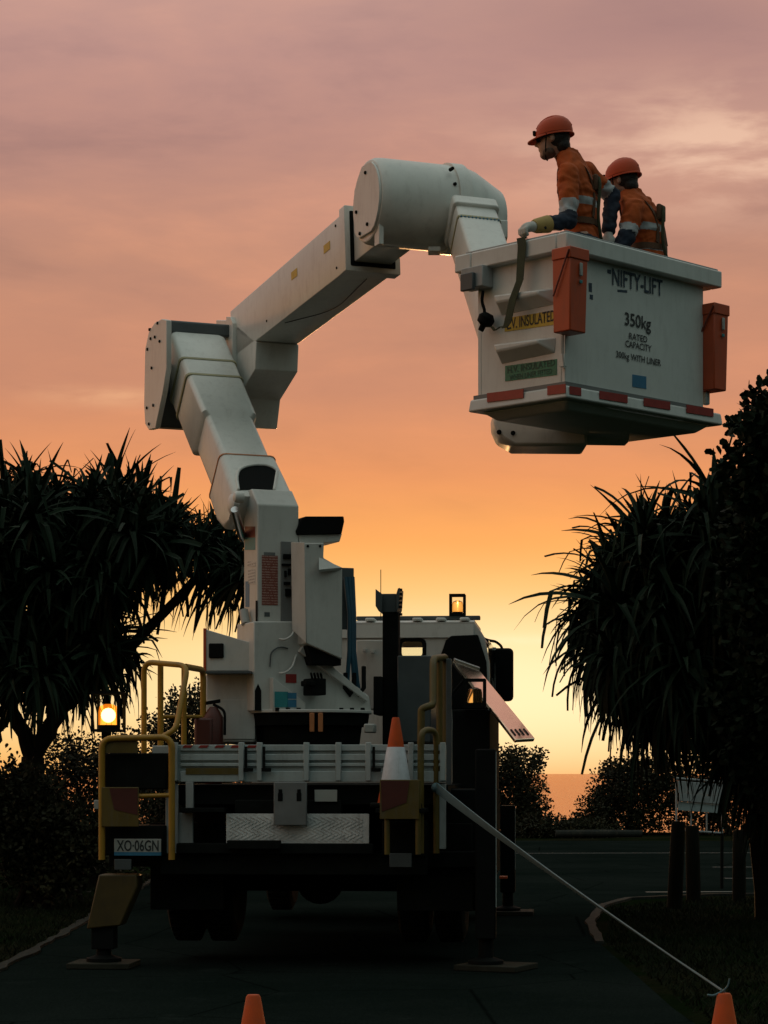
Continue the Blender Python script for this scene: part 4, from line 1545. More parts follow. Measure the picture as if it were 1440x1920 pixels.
# ================================================================== elbow
E = LA + la * 2.38
pl_o = E + nl * .40
b = MB()
b.prism([hit(x, y, pl_o, nl) for x, y in ((270, 760), (272, 655), (279, 622), (290, 605), (303, 598), (312, 600), (312, 690), (305, 735), (291, 803), (279, 806), (272, 795))], nl * -.05)
plate = b.build('elbow_plate', M_BOOM, truck, bevel=.006)
for x, y in ((281, 618), (296, 606), (291, 632), (283, 635), (277, 655), (285, 690), (276, 765), (288, 760), (280, 795), (300, 640)):
    b = MB()
    b.lathe(hit(x, y, pl_o, nl), nl, [(-.01, .016), (.012, .014)], 8)
    b.build('bolt', M_DARKSTEEL, plate)
b = MB()
hb = pl_o - nl * .05
b.prism([hit(x, y, hb, nl) for x, y in ((279, 803), (291, 800), (304, 735), (300, 680), (278, 680))], nl * -.78)
b.build('elbow_housing', M_TEAL, truck, bevel=.01)
b = MB()
b.obox(E + Z * .055 + bd * .12, nl * .36, bd * .10, Z * .06)
b.build('elbow_shaft', M_TEAL, truck, bevel=.02)

# ================================================================== upper boom
fw = -bd
S = P(478, 640, 21.1)
Eb = hit(645, 510, S, nl)
ua = (Eb - S)
un = ua.normalized()
up_ = nl.cross(un)
up_ = up_ if up_.z > 0 else -up_
UW = .42


def uring(t, grow=0.0, h=.5, r=.012):
    c = S + ua * t - nl * UW / 2 + up_ * h / 2
    return rrect(c, nl * (UW / 2 + grow), up_ * (h / 2 + grow), r, 2)


b = MB()
b.loft([uring(-.30, 0, .47), uring(1.0, 0, .50)])
uboom = b.build('upper_boom', M_BOOM, truck)
b = MB()
b.prism([hit(x, y, S, nl) for x, y in ((432, 600), (480, 641), (478, 692), (447, 745), (441, 800), (425, 800), (405, 700), (405, 600))], nl * -UW)
knee = b.build('boom_knuckle', M_BOOM, truck, bevel=.008)
b = MB()
b.prism([hit(x, y, S + nl * .04, nl) for x, y in ((424, 594), (432, 594), (436, 606), (436, 690), (424, 690))], nl * -.05)
b.build('knuckle_flange', M_BOOM, knee, bevel=.004)
# front collar: four plates round the opening
b = MB()
cc = S + ua * 1.035 - nl * UW / 2 + up_ * .25
ho, wo_ = .275, UW / 2 + .035
b.loft([rrect(cc - un * .07, nl * wo_, up_ * ho, .008, 2), rrect(cc + un * .05, nl * wo_, up_ * ho, .008, 2)])
colr = b.build('boom_collar', M_BOOM, truck, bevel=.004)
b = MB()
b.loft([rrect(cc + un * .051, nl * (wo_ - .045), up_ * (ho - .045), .008, 2), rrect(cc + un * .054, nl * (wo_ - .045), up_ * (ho - .045), .008, 2)])
b.build('collar_mouth', M_BLACK, colr)
b = MB()
b.loft([rrect(cc + un * k, nl * .165, up_ * .195, .012, 2) for k in (-.1, .72)])
iboom = b.build('inner_boom', M_BOOM, truck)
for t, hh in ((.50, .30), (.87, .30)):
    b = MB()
    c = S + ua * (t * .96) + up_ * .32 + nl * .002
    b.obox(c, un * .075, nl * .0015, up_ * .035)
    b.build('yellow_sticker', M_YDEC, uboom)
for q in ((.93, .08), (.93, .44), (.15, .1)):
    b = MB()
    b.lathe(S + ua * q[0] + up_ * q[1], nl, [(-.005, .012), (.006, .011)], 8)
    b.build('bolt', M_DARKSTEEL, uboom)
b = MB()
c0_, c1_ = S + ua * .3 - up_ * .004 - nl * .05, S + ua * .95 - up_ * .004 - nl * .05
b.tube(round_path([c0_, c0_.lerp(c1_, .35) - nl * .28 - up_ * .004, c1_ - nl * .2], .3), .003, 6)
b.build('underside_cable', M_BLACK, uboom)

# ================================================================== rotator drum
Dc = V((.144, 18.35, 6.122))
b = MB()
rr_ = .345
b.lathe(Dc, nl, [(-.42, rr_), (.20, rr_), (.26, rr_ * .985), (.295, rr_ * .93), (.30, rr_ * .90)], 48)
drum = b.build('rotator_drum', M_BOOM, truck, angle=25)
b = MB()
cap = []
for k in range(28):
    a = 2 * math.pi * k / 28
    q = (bd * math.cos(a) + Z * math.sin(a)) * rr_ * .90
    fx, fz = q.dot(bd), q.z
    fz = max(-.27, min(.29, fz))
    fx = min(.235, fx)
    if fx > 0.05 and fz > .12:
        k_ = (fx - .05) + (fz - .12)
        fx -= max(0, k_ - .2) * .5
        fz -= max(0, k_ - .2) * .5
    cap.append(Dc + nl * .3005 + bd * fx + Z * fz)
b.prism(cap, nl * .02)
capo = b.build('drum_end_plate', M_BOOM, drum, bevel=.004)
for fx, fz in ((-.02, .22), (.18, -.05), (-.06, -.20), (.1, -.24)):
    b = MB()
    b.lathe(Dc + nl * .318 + bd * fx + Z * fz, nl, [(0, .016), (.014, .014)], 8)
    b.build('bolt', M_DARKSTEEL, capo)
b = MB()
b.lathe(Dc, -nl, [(.36, rr_ + .018), (.47, rr_ + .018)], 48)
b.build('drum_collar', M_BOOM, drum, angle=25)
b = MB()
rings = []
for t, r1, dz, ds in ((.468, .350, 0, 0), (.58, .335, -.02, 0), (.75, .29, -.070, 0), (.81, .268, -.080, 0), (.84, .20, -.085, 0)):
    c = Dc - nl * t + Z * dz
    rings.append([c + (bd * math.cos(a) * r1 + Z * math.sin(a) * r1) for a in (2 * math.pi * k / 40 for k in range(40))])
b.loft(rings)
cov = b.build('drum_cover', M_BOOM, drum, angle=30)
for px_, py_ in ((848, 316), (853, 345)):
    b = MB()
    b.lathe(hit(px_, py_, Dc + fw * .33, fw), fw, [(-.04, .016), (.01, .014)], 8)
    b.build('bolt', M_DARKSTEEL, cov)
part(Frame((0, 18.3, 0), (0, 1)), 'cover_skirt', M_BOOM, cov, [(932, 952, 412, 446, .0, .25)], bevel=.01)
b = MB()
b.obox(Dc + fw * .18 + nl * .27 - Z * .30, nl * .02, fw * .05, Z * .09)
b.build('cable_bracket', M_BOOM, drum, bevel=.004)
part(Frame((0, 18.3, 0), (0, 1)), 'drain_lug', M_BOOM, drum, [(803, 826, 462, 471, -.05, .1)], bevel=.006)

# ================================================================== jib down to the bucket
J0, J1 = P(894, 392, 18.0), P(1012, 755, 15.75)
ja = (J1 - J0).normalized()
jsv = V((.965, .26, 0))
jsv = (jsv - ja * jsv.dot(ja)).normalized()
jn = jsv.cross(ja)
jn = jn if jn.z > 0 else -jn
JL = (J1 - J0).length


def jring(t, hw, tk, off=0.0, r=.03):
    return rrect(J0 + ja * t + jn * (off - tk / 2), jsv * hw, jn * (tk / 2), r, 2)


b = MB()
b.loft([jring(-.03, .17, .34), jring(.14, .172, .34), jring(JL * .8, .165, .32), jring(JL, .16, .30)])
jib = b.build('jib', M_BOOM, truck, angle=45)
b = MB()
b.loft([jring(-.16, .185, .40, .03), jring(-.03, .19, .40, .03)])
b.build('jib_head', M_BOOM, jib, bevel=.01)
b = MB()
b.loft([jring(.135, .178, .352, .006), jring(.16, .178, .352, .006)])
sl = b.build('joint_seal', M_SEAL, jib)
b = MB()
for k in range(11):
    b.ell(J0 + ja * .165 + jn * .004 + jsv * (-.15 + .03 * k), .008, .008, .008, 6, 4)
b.build('seal_beads', M_BLUED, sl)
b = MB()
hc = P(1012, 800, 15.45)
hp_ = [(925, 770), (1100, 795), (1102, 836), (965, 835), (936, 818), (926, 795)]
b.prism([P(x, y, 15.2) for x, y in hp_], (0, .42, 0))
piv = b.build('bucket_pivot', M_BOOM, truck, bevel=.02)
for x, y in ((936, 810), (962, 812)):
    b = MB()
    b.lathe(P(x, y, 15.2), (0, -1, 0), [(-.01, .018), (.012, .015)], 8)
    b.build('bolt', M_DARKSTEEL, piv)
b = MB()
b.lathe(P(1095, 815, 15.4), (1, .1, 0), [(-.3, .07), (.28, .07), (.3, .05)], 20)
b.build('pivot_tube', M_BOOM, piv)

# ================================================================== bucket
BN = V((1.119, 14.0, 0))
e1, e2 = V((.7071, .7071, 0)), V((-.7071, .7071, 0))


def BK(a, c, z):
    return BN + e1 * a + e2 * c + Z * z


def bbox_(mb, a0, a1, c0, c1, z0, z1, mi=0):
    return mb.hexa([BK(a0, c0, z0), BK(a1, c0, z0), BK(a1, c1, z0), BK(a0, c1, z0), BK(a0, c0, z1), BK(a1, c0, z1), BK(a1, c1, z1), BK(a0, c1, z1)], mi)


A0, A1, C0, C1 = .04, 1.44, .045, .775
ZF, ZR0, ZR1 = 3.94, 4.757, 4.868
b = MB()
for (a0, a1, c0, c1) in ((A0, A1, C0, C0 + .03), (A0, A1, C1 - .03, C1), (A0, A0 + .03, C0 + .03, C1 - .03), (A1 - .03, A1, C0 + .03, C1 - .03)):
    bbox_(b, a0, a1, c0, c1, ZF - .02, ZR0 + .05)
bucket = b.build('bucket', M_WHITE, truck, bevel=.004, label='white two-person work bucket')
b = MB()
bbox_(b, A0 - .02, A1 + .02, C0 - .02, C1 + .02, ZF - .004, ZF + .02)
b.build('bucket_floor', M_GREY, bucket)
b = MB()
ra0, ra1, rc0, rc1 = -.02, 1.56, -.02, .925
wq = .085
for (a0, a1, c0, c1) in ((ra0, ra1, rc0, rc0 + wq), (ra0, ra1, rc1 - wq - .06, rc1), (ra0, ra0 + wq, rc0 + wq, rc1 - wq - .06), (ra1 - wq - .05, ra1, rc0 + wq, rc1 - wq - .06)):
    bbox_(b, a0, a1, c0, c1, ZR0, ZR1)
b.build('bucket_rim', M_WHITE, bucket, bevel=.010)
b = MB()
for (a0, a1, c0, c1) in ((ra0 + .02, ra1 - .02, rc0 + .02, rc0 + wq - .01), (ra0 + .02, ra0 + wq - .01, rc0 + wq, rc1 - .08)):
    bbox_(b, a0, a1, c0, c1, ZR1, ZR1 + .014)
b.build('rim_cap', M_BODY, bucket, bevel=.004)
# base lip and shallow pan underneath
b = MB()
b.hexa([BK(.0, .0, 3.856), BK(1.60, .0, 3.856), BK(1.60, .826, 3.856), BK(.0, .826, 3.856), BK(.01, .01, 3.935), BK(1.59, .01, 3.935), BK(1.59, .816, 3.935), BK(.01, .816, 3.935)])
lip = b.build('bucket_base', M_WHITE, bucket, bevel=.012)
b = MB()
b.hexa([BK(.14, .12, 3.80), BK(1.46, .12, 3.80), BK(1.46, .70, 3.80), BK(.14, .70, 3.80), BK(.06, .05, 3.858), BK(1.54, .05, 3.858), BK(1.54, .776, 3.858), BK(.06, .776, 3.858)])
b.build('base_pan', M_WHITE, lip, bevel=.02)


def face_l(px_, py_, off=0.0):     # left-hand face of the bucket
    return hit(px_, py_, BK(A0 - off, 0, 0), -e1)


def face_r(px_, py_, off=0.0):     # right-hand face
    return hit(px_, py_, BK(0, C0 - off, 0), -e2)


def sticker(face, nrm, x0, x1, y0, y1, y2, y3, m, name, off=.003, parent=None):
    """y0,y1: top at x0 and x1; y2,y3: bottom at x0 and x1"""
    bb = MB()
    bb.prism([face(x0, y2, off), face(x1, y3, off), face(x1, y1, off), face(x0, y0, off)], nrm * -(off - .0004))
    return bb.build(name, m, parent or bucket)


def fit(body, face, quad, m, off=.005, name='lettering'):
    """lettering fitted to a photo quad on a bucket face: left/right x, top/bottom y at the middle"""
    x0, x1, yt, yb = quad
    a, c = face(x0, (yt + yb) / 2, off), face(x1, (yt + yb) / 2, off)
    xm = (x0 + x1) / 2
    t, bo = face(xm, yt, off), face(xm, yb, off)
    rt = c - a
    rt.z = 0
    return text(body, face(xm, (yt + yb) / 2, off), rt, Z, rt.length, (t - bo).length, m, bucket, name)


ystk = sticker(face_l, -e1, 946, 1044, 597, 581, 622, 608, M_YDEC, 'yellow_sticker')
fit('L.V. INSULATED', face_l, (950, 1040, 589, 610), M_INK)
gst = sticker(face_l, -e1, 947, 1044, 686, 673, 715, 703, M_GDEC, 'green_sticker')
fit('H.V. INSULATED', face_l, (951, 1040, 680.5, 693), M_GINK)
fit('WHEN LINER FITTED', face_l, (955, 1034, 697, 707), M_GINK)
fit('NIFTY-LIFT', face_r, (1149, 1243, 514, 545), M_BLUEINK)
fit('350kg', face_r, (1172, 1221, 590, 622), M_INK)
fit('RATED', face_r, (1180, 1214, 627, 639), M_INK)
fit('CAPACITY', face_r, (1173, 1222, 642.5, 655), M_INK)
fit('300kg WITH LINER', face_r, (1156, 1240, 666, 682), M_INK)
sticker(face_r, -e2, 1186, 1212, 702, 706, 725, 729, M_BLUED, 'blue_sticker')
# faint worn scuffs beside the first pouch and under the name
for q in ((1104, 1110, 530, 546), (1106, 1112, 552, 560), (1139, 1146, 505, 512), (1158, 1176, 543, 547)):
    sticker(face_r, -e2, q[0], q[1], q[2], q[2] + 1, q[3], q[3] + 2, M_BLUEINK, 'scuff', .002)


def lip_l(px_, py_, off=0.0):
    return hit(px_, py_, BK(.004 - off, 0, 0), -e1)


def lip_r(px_, py_, off=0.0):
    return hit(px_, py_, BK(0, .004 - off, 0), -e2)


for x0, x1 in ((913, 981), (1026, 1060)):
    ya, yb = 741 - (x0 - 880) * .118, 741 - (x1 - 880) * .118
    sticker(lip_l, -e1, x0, x1, ya, yb, ya + 17, yb + 17, M_RED, 'red_reflector', .006, lip)
for x0, x1 in ((1069, 1090), (1125, 1177), (1208, 1257), (1288, 1338)):
    ya, yb = 724 + (x0 - 1070) * .158, 724 + (x1 - 1070) * .158
    sticker(lip_r, -e2, x0, x1, ya, yb, ya + 15, yb + 15, M_RED, 'red_reflector', .006, lip)

# steps moulded on the left-hand face
for yt, yb in ((549, 583), (641, 674)):
    b = MB()
    pk = [face_l(937, yt + 6, -.002), face_l(1044, yt - 9, -.002), face_l(1042, yb - 16, -.002), face_l(940, yb + 4, -.002)]
    o_ = -e1 * .085
    b.hexa([pk[3] - Z * .02, pk[2] - Z * .015, pk[2] + o_ + e2 * .07 + Z * .050, pk[3] + o_ - e2 * .03 + Z * .050,
            pk[0], pk[1], pk[1] + o_ + e2 * .09 - Z * .012, pk[0] + o_ - e2 * .02 - Z * .012])
    b.build('moulded_step', M_WHITE, bucket, bevel=.010)
# socket box and dangling plug
b = MB()
q0, q1 = face_l(884, 548, -.001), face_l(925, 500, -.001)
ce = (q0 + q1) / 2
b.obox(ce - e1 * .05, e2 * ((q0 - q1).dot(e2) / 2), e1 * .05, Z * ((q1.z - q0.z) / 2))
sb = b.build('socket_box', M_BODY, bucket, bevel=.006)
b = MB()
b.obox(ce - e1 * .115 - Z * .03 + e2 * .02, e2 * .055, e1 * .014, Z * .055)
b.build('socket_cover', M_TEAL, sb, bevel=.006)
tubes('limit_rod', M_PLATE, bucket, [[face_l(1056, 600, .03), face_l(1055, 662, .03), face_l(1058, 690, .03)]], TR, .006)
b = MB()
qq = face_l(1056, 676, .02)
b.obox(qq, e2 * .02, e1 * .012, Z * .04)
b.build('rod_block', M_WHITE, bucket, bevel=.004)
tubes('chain', M_TEAL, bucket, [[BK(A1 + .05, .06, 4.2), BK(A1 + .05, .06, 4.07)]], TR, .004)
b = MB()
b.obox(BK(A1 + .05, .06, 4.03), e1 * .02, e2 * .02, Z * .045)
b.build('padlock', M_ALUR, bucket, bevel=.01)

# lead with its plug hanging from the socket
ld = empty('plug_lead', face_l(905, 560, .06), 0, 'black plug dangling on a short lead from the socket box of the bucket', 'plug')
b = MB()
b.tube(round_path([face_l(906, 545, .10), face_l(903, 565, .09), face_l(909, 582, .08), face_l(907, 596, .07)], .03), .010, 8)
b.build('lead', M_BLACK, ld)
b = MB()
b.lathe(face_l(917, 588, .06), (face_l(905, 612, .08) - face_l(917, 588, .06)), [(0, .03), (.03, .055), (.07, .05), (.085, .02), (.12, .018)], 16)
b.build('plug_body', M_BLACK, ld)

# olive strap over the rim
b = MB()
sp = [(BK(.02, .36, ZR1 + .022), .032), (BK(-.03, .345, ZR1 + .02), .034), (BK(-.036, .33, ZR1 - .03), .034), (BK(-.04, .345, 4.62), .030), (face_l(962, 560, .10), .030), (face_l(952, 606, .10), .030),
      (face_l(947, 615, .10), .020), (face_l(940, 612, .09), .012), (face_l(928, 620, .08), .012), (face_l(922, 612, .07), .012)]
rows = []
for p, h in sp:
    rows.append([p + e2 * h, p - e2 * h, p - e2 * h - e1 * .004, p + e2 * h - e1 * .004])
b.loft(rows)
tag(b.build('strap', M_OLIVE), 'olive webbing strap hanging over the bucket rim beside the gloved hand', 'strap')


# orange tool pouches
def pouch(a0, c0, wa, wc, z0, z1, lab, taper=.01):
    root = empty('tool_pouch', BK(a0 + wa / 2, c0 - wc / 2, z0), 0, lab, 'tool pouch', 'tool pouches on the bucket')
    b = MB()
    b.hexa([BK(a0 + taper, c0 - wc + taper, z0), BK(a0 + wa - taper, c0 - wc + taper, z0), BK(a0 + wa - taper, c0, z0), BK(a0 + taper, c0, z0),
            BK(a0, c0 - wc, z1), BK(a0 + wa, c0 - wc, z1), BK(a0 + wa, c0, z1), BK(a0, c0, z1)])
    b.build('body', M_ORANGE, root, bevel=.008)
    b = MB()
    b.hexa([BK(a0 - .006, c0 - wc - .006, z1 - .06), BK(a0 + wa + .006, c0 - wc - .006, z1 - .06), BK(a0 + wa + .006, c0 + .0, z1 - .06), BK(a0 - .006, c0 + .0, z1 - .06),
            BK(a0 - .006, c0 - wc - .006, z1 + .012), BK(a0 + wa + .006, c0 - wc - .006, z1 + .012), BK(a0 + wa + .006, c0, z1 + .012), BK(a0 - .006, c0, z1 + .012)])
    b.build('lid', M_ORANGE, root, bevel=.006)
    b = MB()
    cz = z1 - .12
    b.obox(BK(a0 + wa * .55, c0 - wc - .008, cz), e1 * .012, e2 * .006, Z * .04)
    b.build('buckle', M_PLATE, root, bevel=.004)
    b = MB()
    b.obox(BK(a0 + wa * .55, c0 - wc - .007, cz - .075), e1 * .012, e2 * .004, Z * .010)
    b.build('tag', M_TEALD, root, bevel=.002)
    b = MB()
    b.tube([BK(a0 - .012, c0 - .02, z1 - .28), BK(a0 - .012, c0 - wc + .0, z1 - .01)], .006, 6)
    b.build('cord', M_REDD, root)


pouch(-.085, C0 - .002, .17, .145, 4.245, 4.745, 'orange tool pouch at the near corner of the bucket beside the yellow sticker')
pouch(1.435, .135, .155, .185, 4.075, 4.63, 'orange tool pouch hung at the far end of the bucket, lower of the two')

# ================================================================== workers


def remesh(mb, name, mats, parent, vox, smooth_it=2, matfn=None, fold=0.0):
    me = bpy.data.meshes.new(name)
    inv = wm(parent).inverted()
    me.from_pydata([tuple(inv @ p) for p in mb.v], [], mb.f)
    o = bpy.data.objects.new(name, me)
    COL.objects.link(o)
    r = o.modifiers.new('r', 'REMESH')
    r.mode = 'VOXEL'
    r.voxel_size = vox
    s_ = o.modifiers.new('s', 'SMOOTH')
    s_.factor = .5
    s_.iterations = smooth_it
    dg = bpy.context.evaluated_depsgraph_get()
    dg.update()
    nm = bpy.data.meshes.new_from_object(o.evaluated_get(dg))
    o.modifiers.clear()
    o.data = nm
    bpy.data.meshes.remove(me)
    nm.name = name
    nm.materials.clear()
    for m in mats:
        nm.materials.append(m)
    if matfn:
        M_ = wm(parent)
        for pg in nm.polygons:
            pg.material_index = matfn(M_ @ pg.center)
    if fold:
        nrm = [v.normal.copy() for v in nm.vertices]
        for v, q in zip(nm.vertices, nrm):
            c = v.co
            w_ = mnoise.noise(V((c.x * 9, c.y * 9, c.z * 26 + 3 * mnoise.noise(c * 7)))) + .6 * mnoise.noise(V((c.x * 30 + c.z * 14, c.y * 30, c.z * 24)))
            v.co = c + q * fold * w_
    nm.shade_smooth()
    o.parent = parent
    WM[o.name] = wm(parent)
    return o


def person(label, foot, f, J, hp, tilt, cuffs='l'):
    """J: joints in world space; f: facing direction; hp: head centre"""
    f = V((f[0], f[1], 0)).normalized()
    l = Z.cross(f)
    root = empty('person', foot, 0, label, 'person', 'workers in the bucket')
    # torso sections
    def ell_ring(c, hf, hl, lean=0.0, n=18):
        return [c + f * math.cos(a) * hf + l * math.sin(a) * hl + Z * (lean * math.cos(a)) for a in (2 * math.pi * k / n for k in range(n))]
    def seg(mb, pts, rs, s=12):
        mb.tube(pts, rs, s)
        for p, r in zip(pts, rs):
            mb.ell(p, r * .98, r * .98, r * .98, 12, 8)
    tz = [(J['hip'], .115, .165), (J['waist'], .105, .150), (J['chest'], .125, .185), (J['upper'], .105, .185), (J['neck'] - Z * .01, .065, .085)]
    body = MB()
    body.loft([ell_ring(c, a * .9, q * .9) for c, a, q in tz])
    # head: skull, jaw, nose, ears, neck
    hf = (f * math.cos(tilt) - Z * math.sin(tilt)).normalized()
    hu = (Z * math.cos(tilt) + f * math.sin(tilt)).normalized()
    HM = Matrix((hf, l, hu)).transposed()
    def hl(a, c, z):
        return hp + hf * a + l * c + hu * z
    body.ell(hl(-.012, 0, .03), .098, .076, .098, 20, 14, M=HM)
    body.ell(hl(.035, 0, -.035), .062, .060, .085, 18, 12, M=HM)
    body.ell(hl(.058, 0, -.092), .036, .040, .030, 14, 10, M=HM)
    body.ell(hl(.085, 0, -.058), .018, .026, .012, 12, 8, M=HM)
    body.tube([hl(.090, 0, .015), hl(.118, 0, -.026), hl(.090, 0, -.034)], [.010, .015, .010], 10)
    body.ell(hl(.086, .0, .022), .016, .055, .012, 12, 8, M=HM)
    for s in (-1, 1):
        body.ell(hl(-.012, s * .077, -.008), .018, .009, .029, 12, 8, M=HM)
    body.tube([J['neck'] - Z * .03, J['neck'] + (hp - J['neck']) * .35, hl(-.015, 0, -.03)], [.068, .060, .058], 14)
    for sd in ('l', 'r'):
        seg(body, [J['sh_' + sd], J['el_' + sd], J['wr_' + sd]], [.050, .040, .030])
    for sd, sgn in (('l', 1), ('r', -1)):
        h0 = J['hip'] + l * sgn * .09
        kn = V((h0.x, h0.y, (h0.z + foot[2]) / 2 + .02)) + f * .03
        an = V((h0.x, h0.y, foot[2] + .09))
        seg(body, [h0, kn, an], [.085, .058, .045])
        body.ell(an + f * .06 - Z * .045, .13, .05, .045, 12, 8, M=HM)
    remesh(body, 'body', [M_SKIN], root, .009, 3)
    # beard shadow, hair, glasses
    bd_ = MB()
    bd_.ell(hl(.028, 0, -.078), .052, .0605, .040, 18, 12, M=HM)
    bd_.ell(hl(.054, 0, -.098), .036, .040, .027, 14, 10, M=HM)
    remesh(bd_, 'beard', [M_BEARD], root, .009, 2)
    hr = MB()
    hr.ell(hl(-.030, 0, .012), .084, .081, .080, 20, 14, M=HM)
    hr.ell(hl(-.062, 0, -.045), .050, .062, .055, 16, 10, M=HM)
    remesh(hr, 'hair', [M_HAIR], root, .009, 1)
    gl = MB()
    for s in (-1, 1):
        gl.ell(hl(.092, s * .034, .006), .012, .030, .022, 12, 8, M=HM)
        gl.tube([hl(.085, s * .062, .010), hl(-.01, s * .084, .014)], .005, 6)
    gl.tube([hl(.100, -.01, .010), hl(.100, .01, .010)], .004, 6)
    gl.build('glasses', M_BLACK, root)
    # helmet
    hm = MB()
    rings = []
    n = 36
    for k, (zz, s_) in enumerate(((.028, .90), (.052, .89), (.082, .84), (.110, .72), (.130, .53), (.140, .29), (.143, .02))):
        rings.append([hl(-.010 + .136 * s_ * math.cos(a), .114 * s_ * math.sin(a), zz + (.008 * math.cos(a) * -1)) for a in (2 * math.pi * i / n for i in range(n))])
    hm.loft(rings)
    helmet = hm.build('helmet', M_HELM, root, angle=60)
    br_ = MB()
    ro, ri = [], []
    for i in range(n):
        a = 2 * math.pi * i / n
        ext = -.004 + .048 * max(0, math.cos(a)) ** 3
        ro.append(hl(-.010 + (.136 + ext) * math.cos(a), (.104 + ext * .6) * math.sin(a), .020 - .014 * max(0, math.cos(a)) ** 2 - .008 * math.cos(a)))
        ri.append(hl(-.010 + .119 * math.cos(a), .099 * math.sin(a), .030 - .008 * math.cos(a)))
    br_.loft([ri, ro, [p - hu * .007 for p in ro], [p - hu * .007 for p in ri], ri], caps=False)
    br_.build('brim', M_HELM, helmet)
    rd = MB()
    pts = [hl(-.010 + .124 * c_ * math.cos(s_), 0, .028 + .118 * math.sin(s_)) for s_, c_ in ((R(q), .98) for q in range(25, 160, 12))]
    rd.tube(pts, .012, 8)
    rd.build('ridge', M_HELM, helmet)
    cs = MB()
    cs.tube([hl(.02, .098, .02), hl(.035, .074, -.06), hl(.05, .02, -.124), hl(.05, -.02, -.124), hl(.035, -.074, -.06), hl(.02, -.098, .02)], .004, 6)
    cs.build('chin_strap', M_BLACK, helmet)
    lp = MB()
    lp.obox(hl(.116, .02, .050), hf * .010, l * .014, hu * .016)
    lp.build('lamp_clip', M_BLACK, helmet, bevel=.004)
    # shirt
    sh = MB()
    sh.loft([ell_ring(J['hip'] - Z * .03, .118, .168)] + [ell_ring(c, a, q) for c, a, q in tz[:-1]] + [ell_ring(J['neck'] + Z * .01, .072, .088, -.01)])
    for sd in ('l', 'r'):
        seg(sh, [J['sh_' + sd], J['el_' + sd], J['wr_' + sd].lerp(J['el_' + sd], .12)], [.074, .062, .046])
    sh.tube([J['neck'] - Z * .02, J['neck'] + Z * .045 - f * .012], [.078, .070], 16)
    zs_ = [J['chest'].z, J['waist'].z]
    def along(p, a, c):
        ab = c - a
        t = max(0, min(1, (p - a).dot(ab) / ab.dot(ab)))
        return t, (p - (a + ab * t)).length
    def mf(p):
        best = None
        for sd in ('l', 'r'):
            t1, d1 = along(p, J['sh_' + sd], J['el_' + sd])
            t2, d2 = along(p, J['el_' + sd], J['wr_' + sd])
            d, t = (d1, t1) if d1 <= d2 else (d2, 1 + t2)
            if best is None or d < best[0]:
                best = (d, t)
        if best[0] < .088 and best[1] > .18:
            return 0 if best[1] < .60 else (2 if best[1] < .86 else 1)
        for z_ in J['bands']:
            if abs(p.z - z_) < .025:
                return 2
        return 0 if p.z > J['waist'].z - .16 else 1
    remesh(sh, 'shirt', [M_HIVIS, M_NAVY, M_BAND], root, .010, 3, mf, .011)
    # trousers
    tr = MB()
    tr.loft([ell_ring(J['hip'] + Z * .02, .125, .175), ell_ring(J['hip'] - Z * .12, .12, .175)])
    for sgn in (1, -1):
        h0 = J['hip'] + l * sgn * .09
        kn = V((h0.x, h0.y, (h0.z + foot[2]) / 2 + .02)) + f * .03
        an = V((h0.x, h0.y, foot[2] + .10))
        seg(tr, [h0 - Z * .03, kn, an], [.098, .078, .068])
    remesh(tr, 'trousers', [M_NAVY], root, .014, 2, None, .008)
    for sgn in (1, -1):
        bt_ = MB()
        h0 = J['hip'] + l * sgn * .09
        an = V((h0.x, h0.y, foot[2] + .10))
        bt_.tube([an + Z * .06, an - Z * .03], [.060, .058], 12)
        bt_.ell(an + f * .05 - Z * .05, .145, .058, .05, 14, 8, M=Matrix((f, l, Z)).transposed())
        remesh(bt_, 'boot', [M_BLACK], root, .012, 2)
    # gloved hands: palm, four fingers curled over the edge they hold, thumb on the side
    for sd, sgn in (('l', 1), ('r', -1)):
        w = J['wr_' + sd]
        d = (w - J['el_' + sd]).normalized()
        if sd == 'l':
            d = (d * .6 + J['hand_l'] * .4).normalized()
        sdv = d.cross(Z)
        sdv = sdv.normalized() if sdv.length > .1 else l
        upv = sdv.cross(d)
        hd = MB()
        hd.ell(w + d * .050, .056, .050, .032, 14, 10, M=Matrix((d, sdv, upv)).transposed())
        hd.tube([w - d * .01, w + d * .03], [.031, .034], 12)
        for i, (off, ln_) in enumerate(((-.033, .060), (-.011, .072), (.012, .068), (.033, .052))):
            k0 = w + d * .080 + sdv * off
            k1 = k0 + (d * .8 - upv * .35) * ln_ * .45
            k2 = k1 + (d * .15 - upv * .95) * ln_ * .40
            k3 = k2 + (d * -.5 - upv * .7) * ln_ * .32
            hd.tube([k0 - d * .03, k0, k1, k2, k3], [.014, .0155, .015, .014, .012], 8)
            hd.ell(k3, .012, .012, .012, 8, 6)
        t0 = w + d * .035 - sdv * sgn * -.036
        hd.tube([w + d * .02, t0, t0 + (d * .6 + sdv * sgn * .6 - upv * .3).normalized() * .035, t0 + (d * .8 + sdv * sgn * .2 - upv * .6).normalized() * .06], [.018, .016, .014, .011], 8)
        gv = remesh(hd, 'glove', [M_GLOVE], root, .006, 2)
        if sd not in cuffs:
            continue
        cf = MB()
        cdir = (w - J['el_' + sd]).normalized()
        cf.tube([w + cdir * .012, w - cdir * .01, w - cdir * .07, w - cdir * .115], [.038, .046, .052, .056], 16)
        cf.build('cuff', M_CUFF, gv)
    # safety harness
    ht = MB()
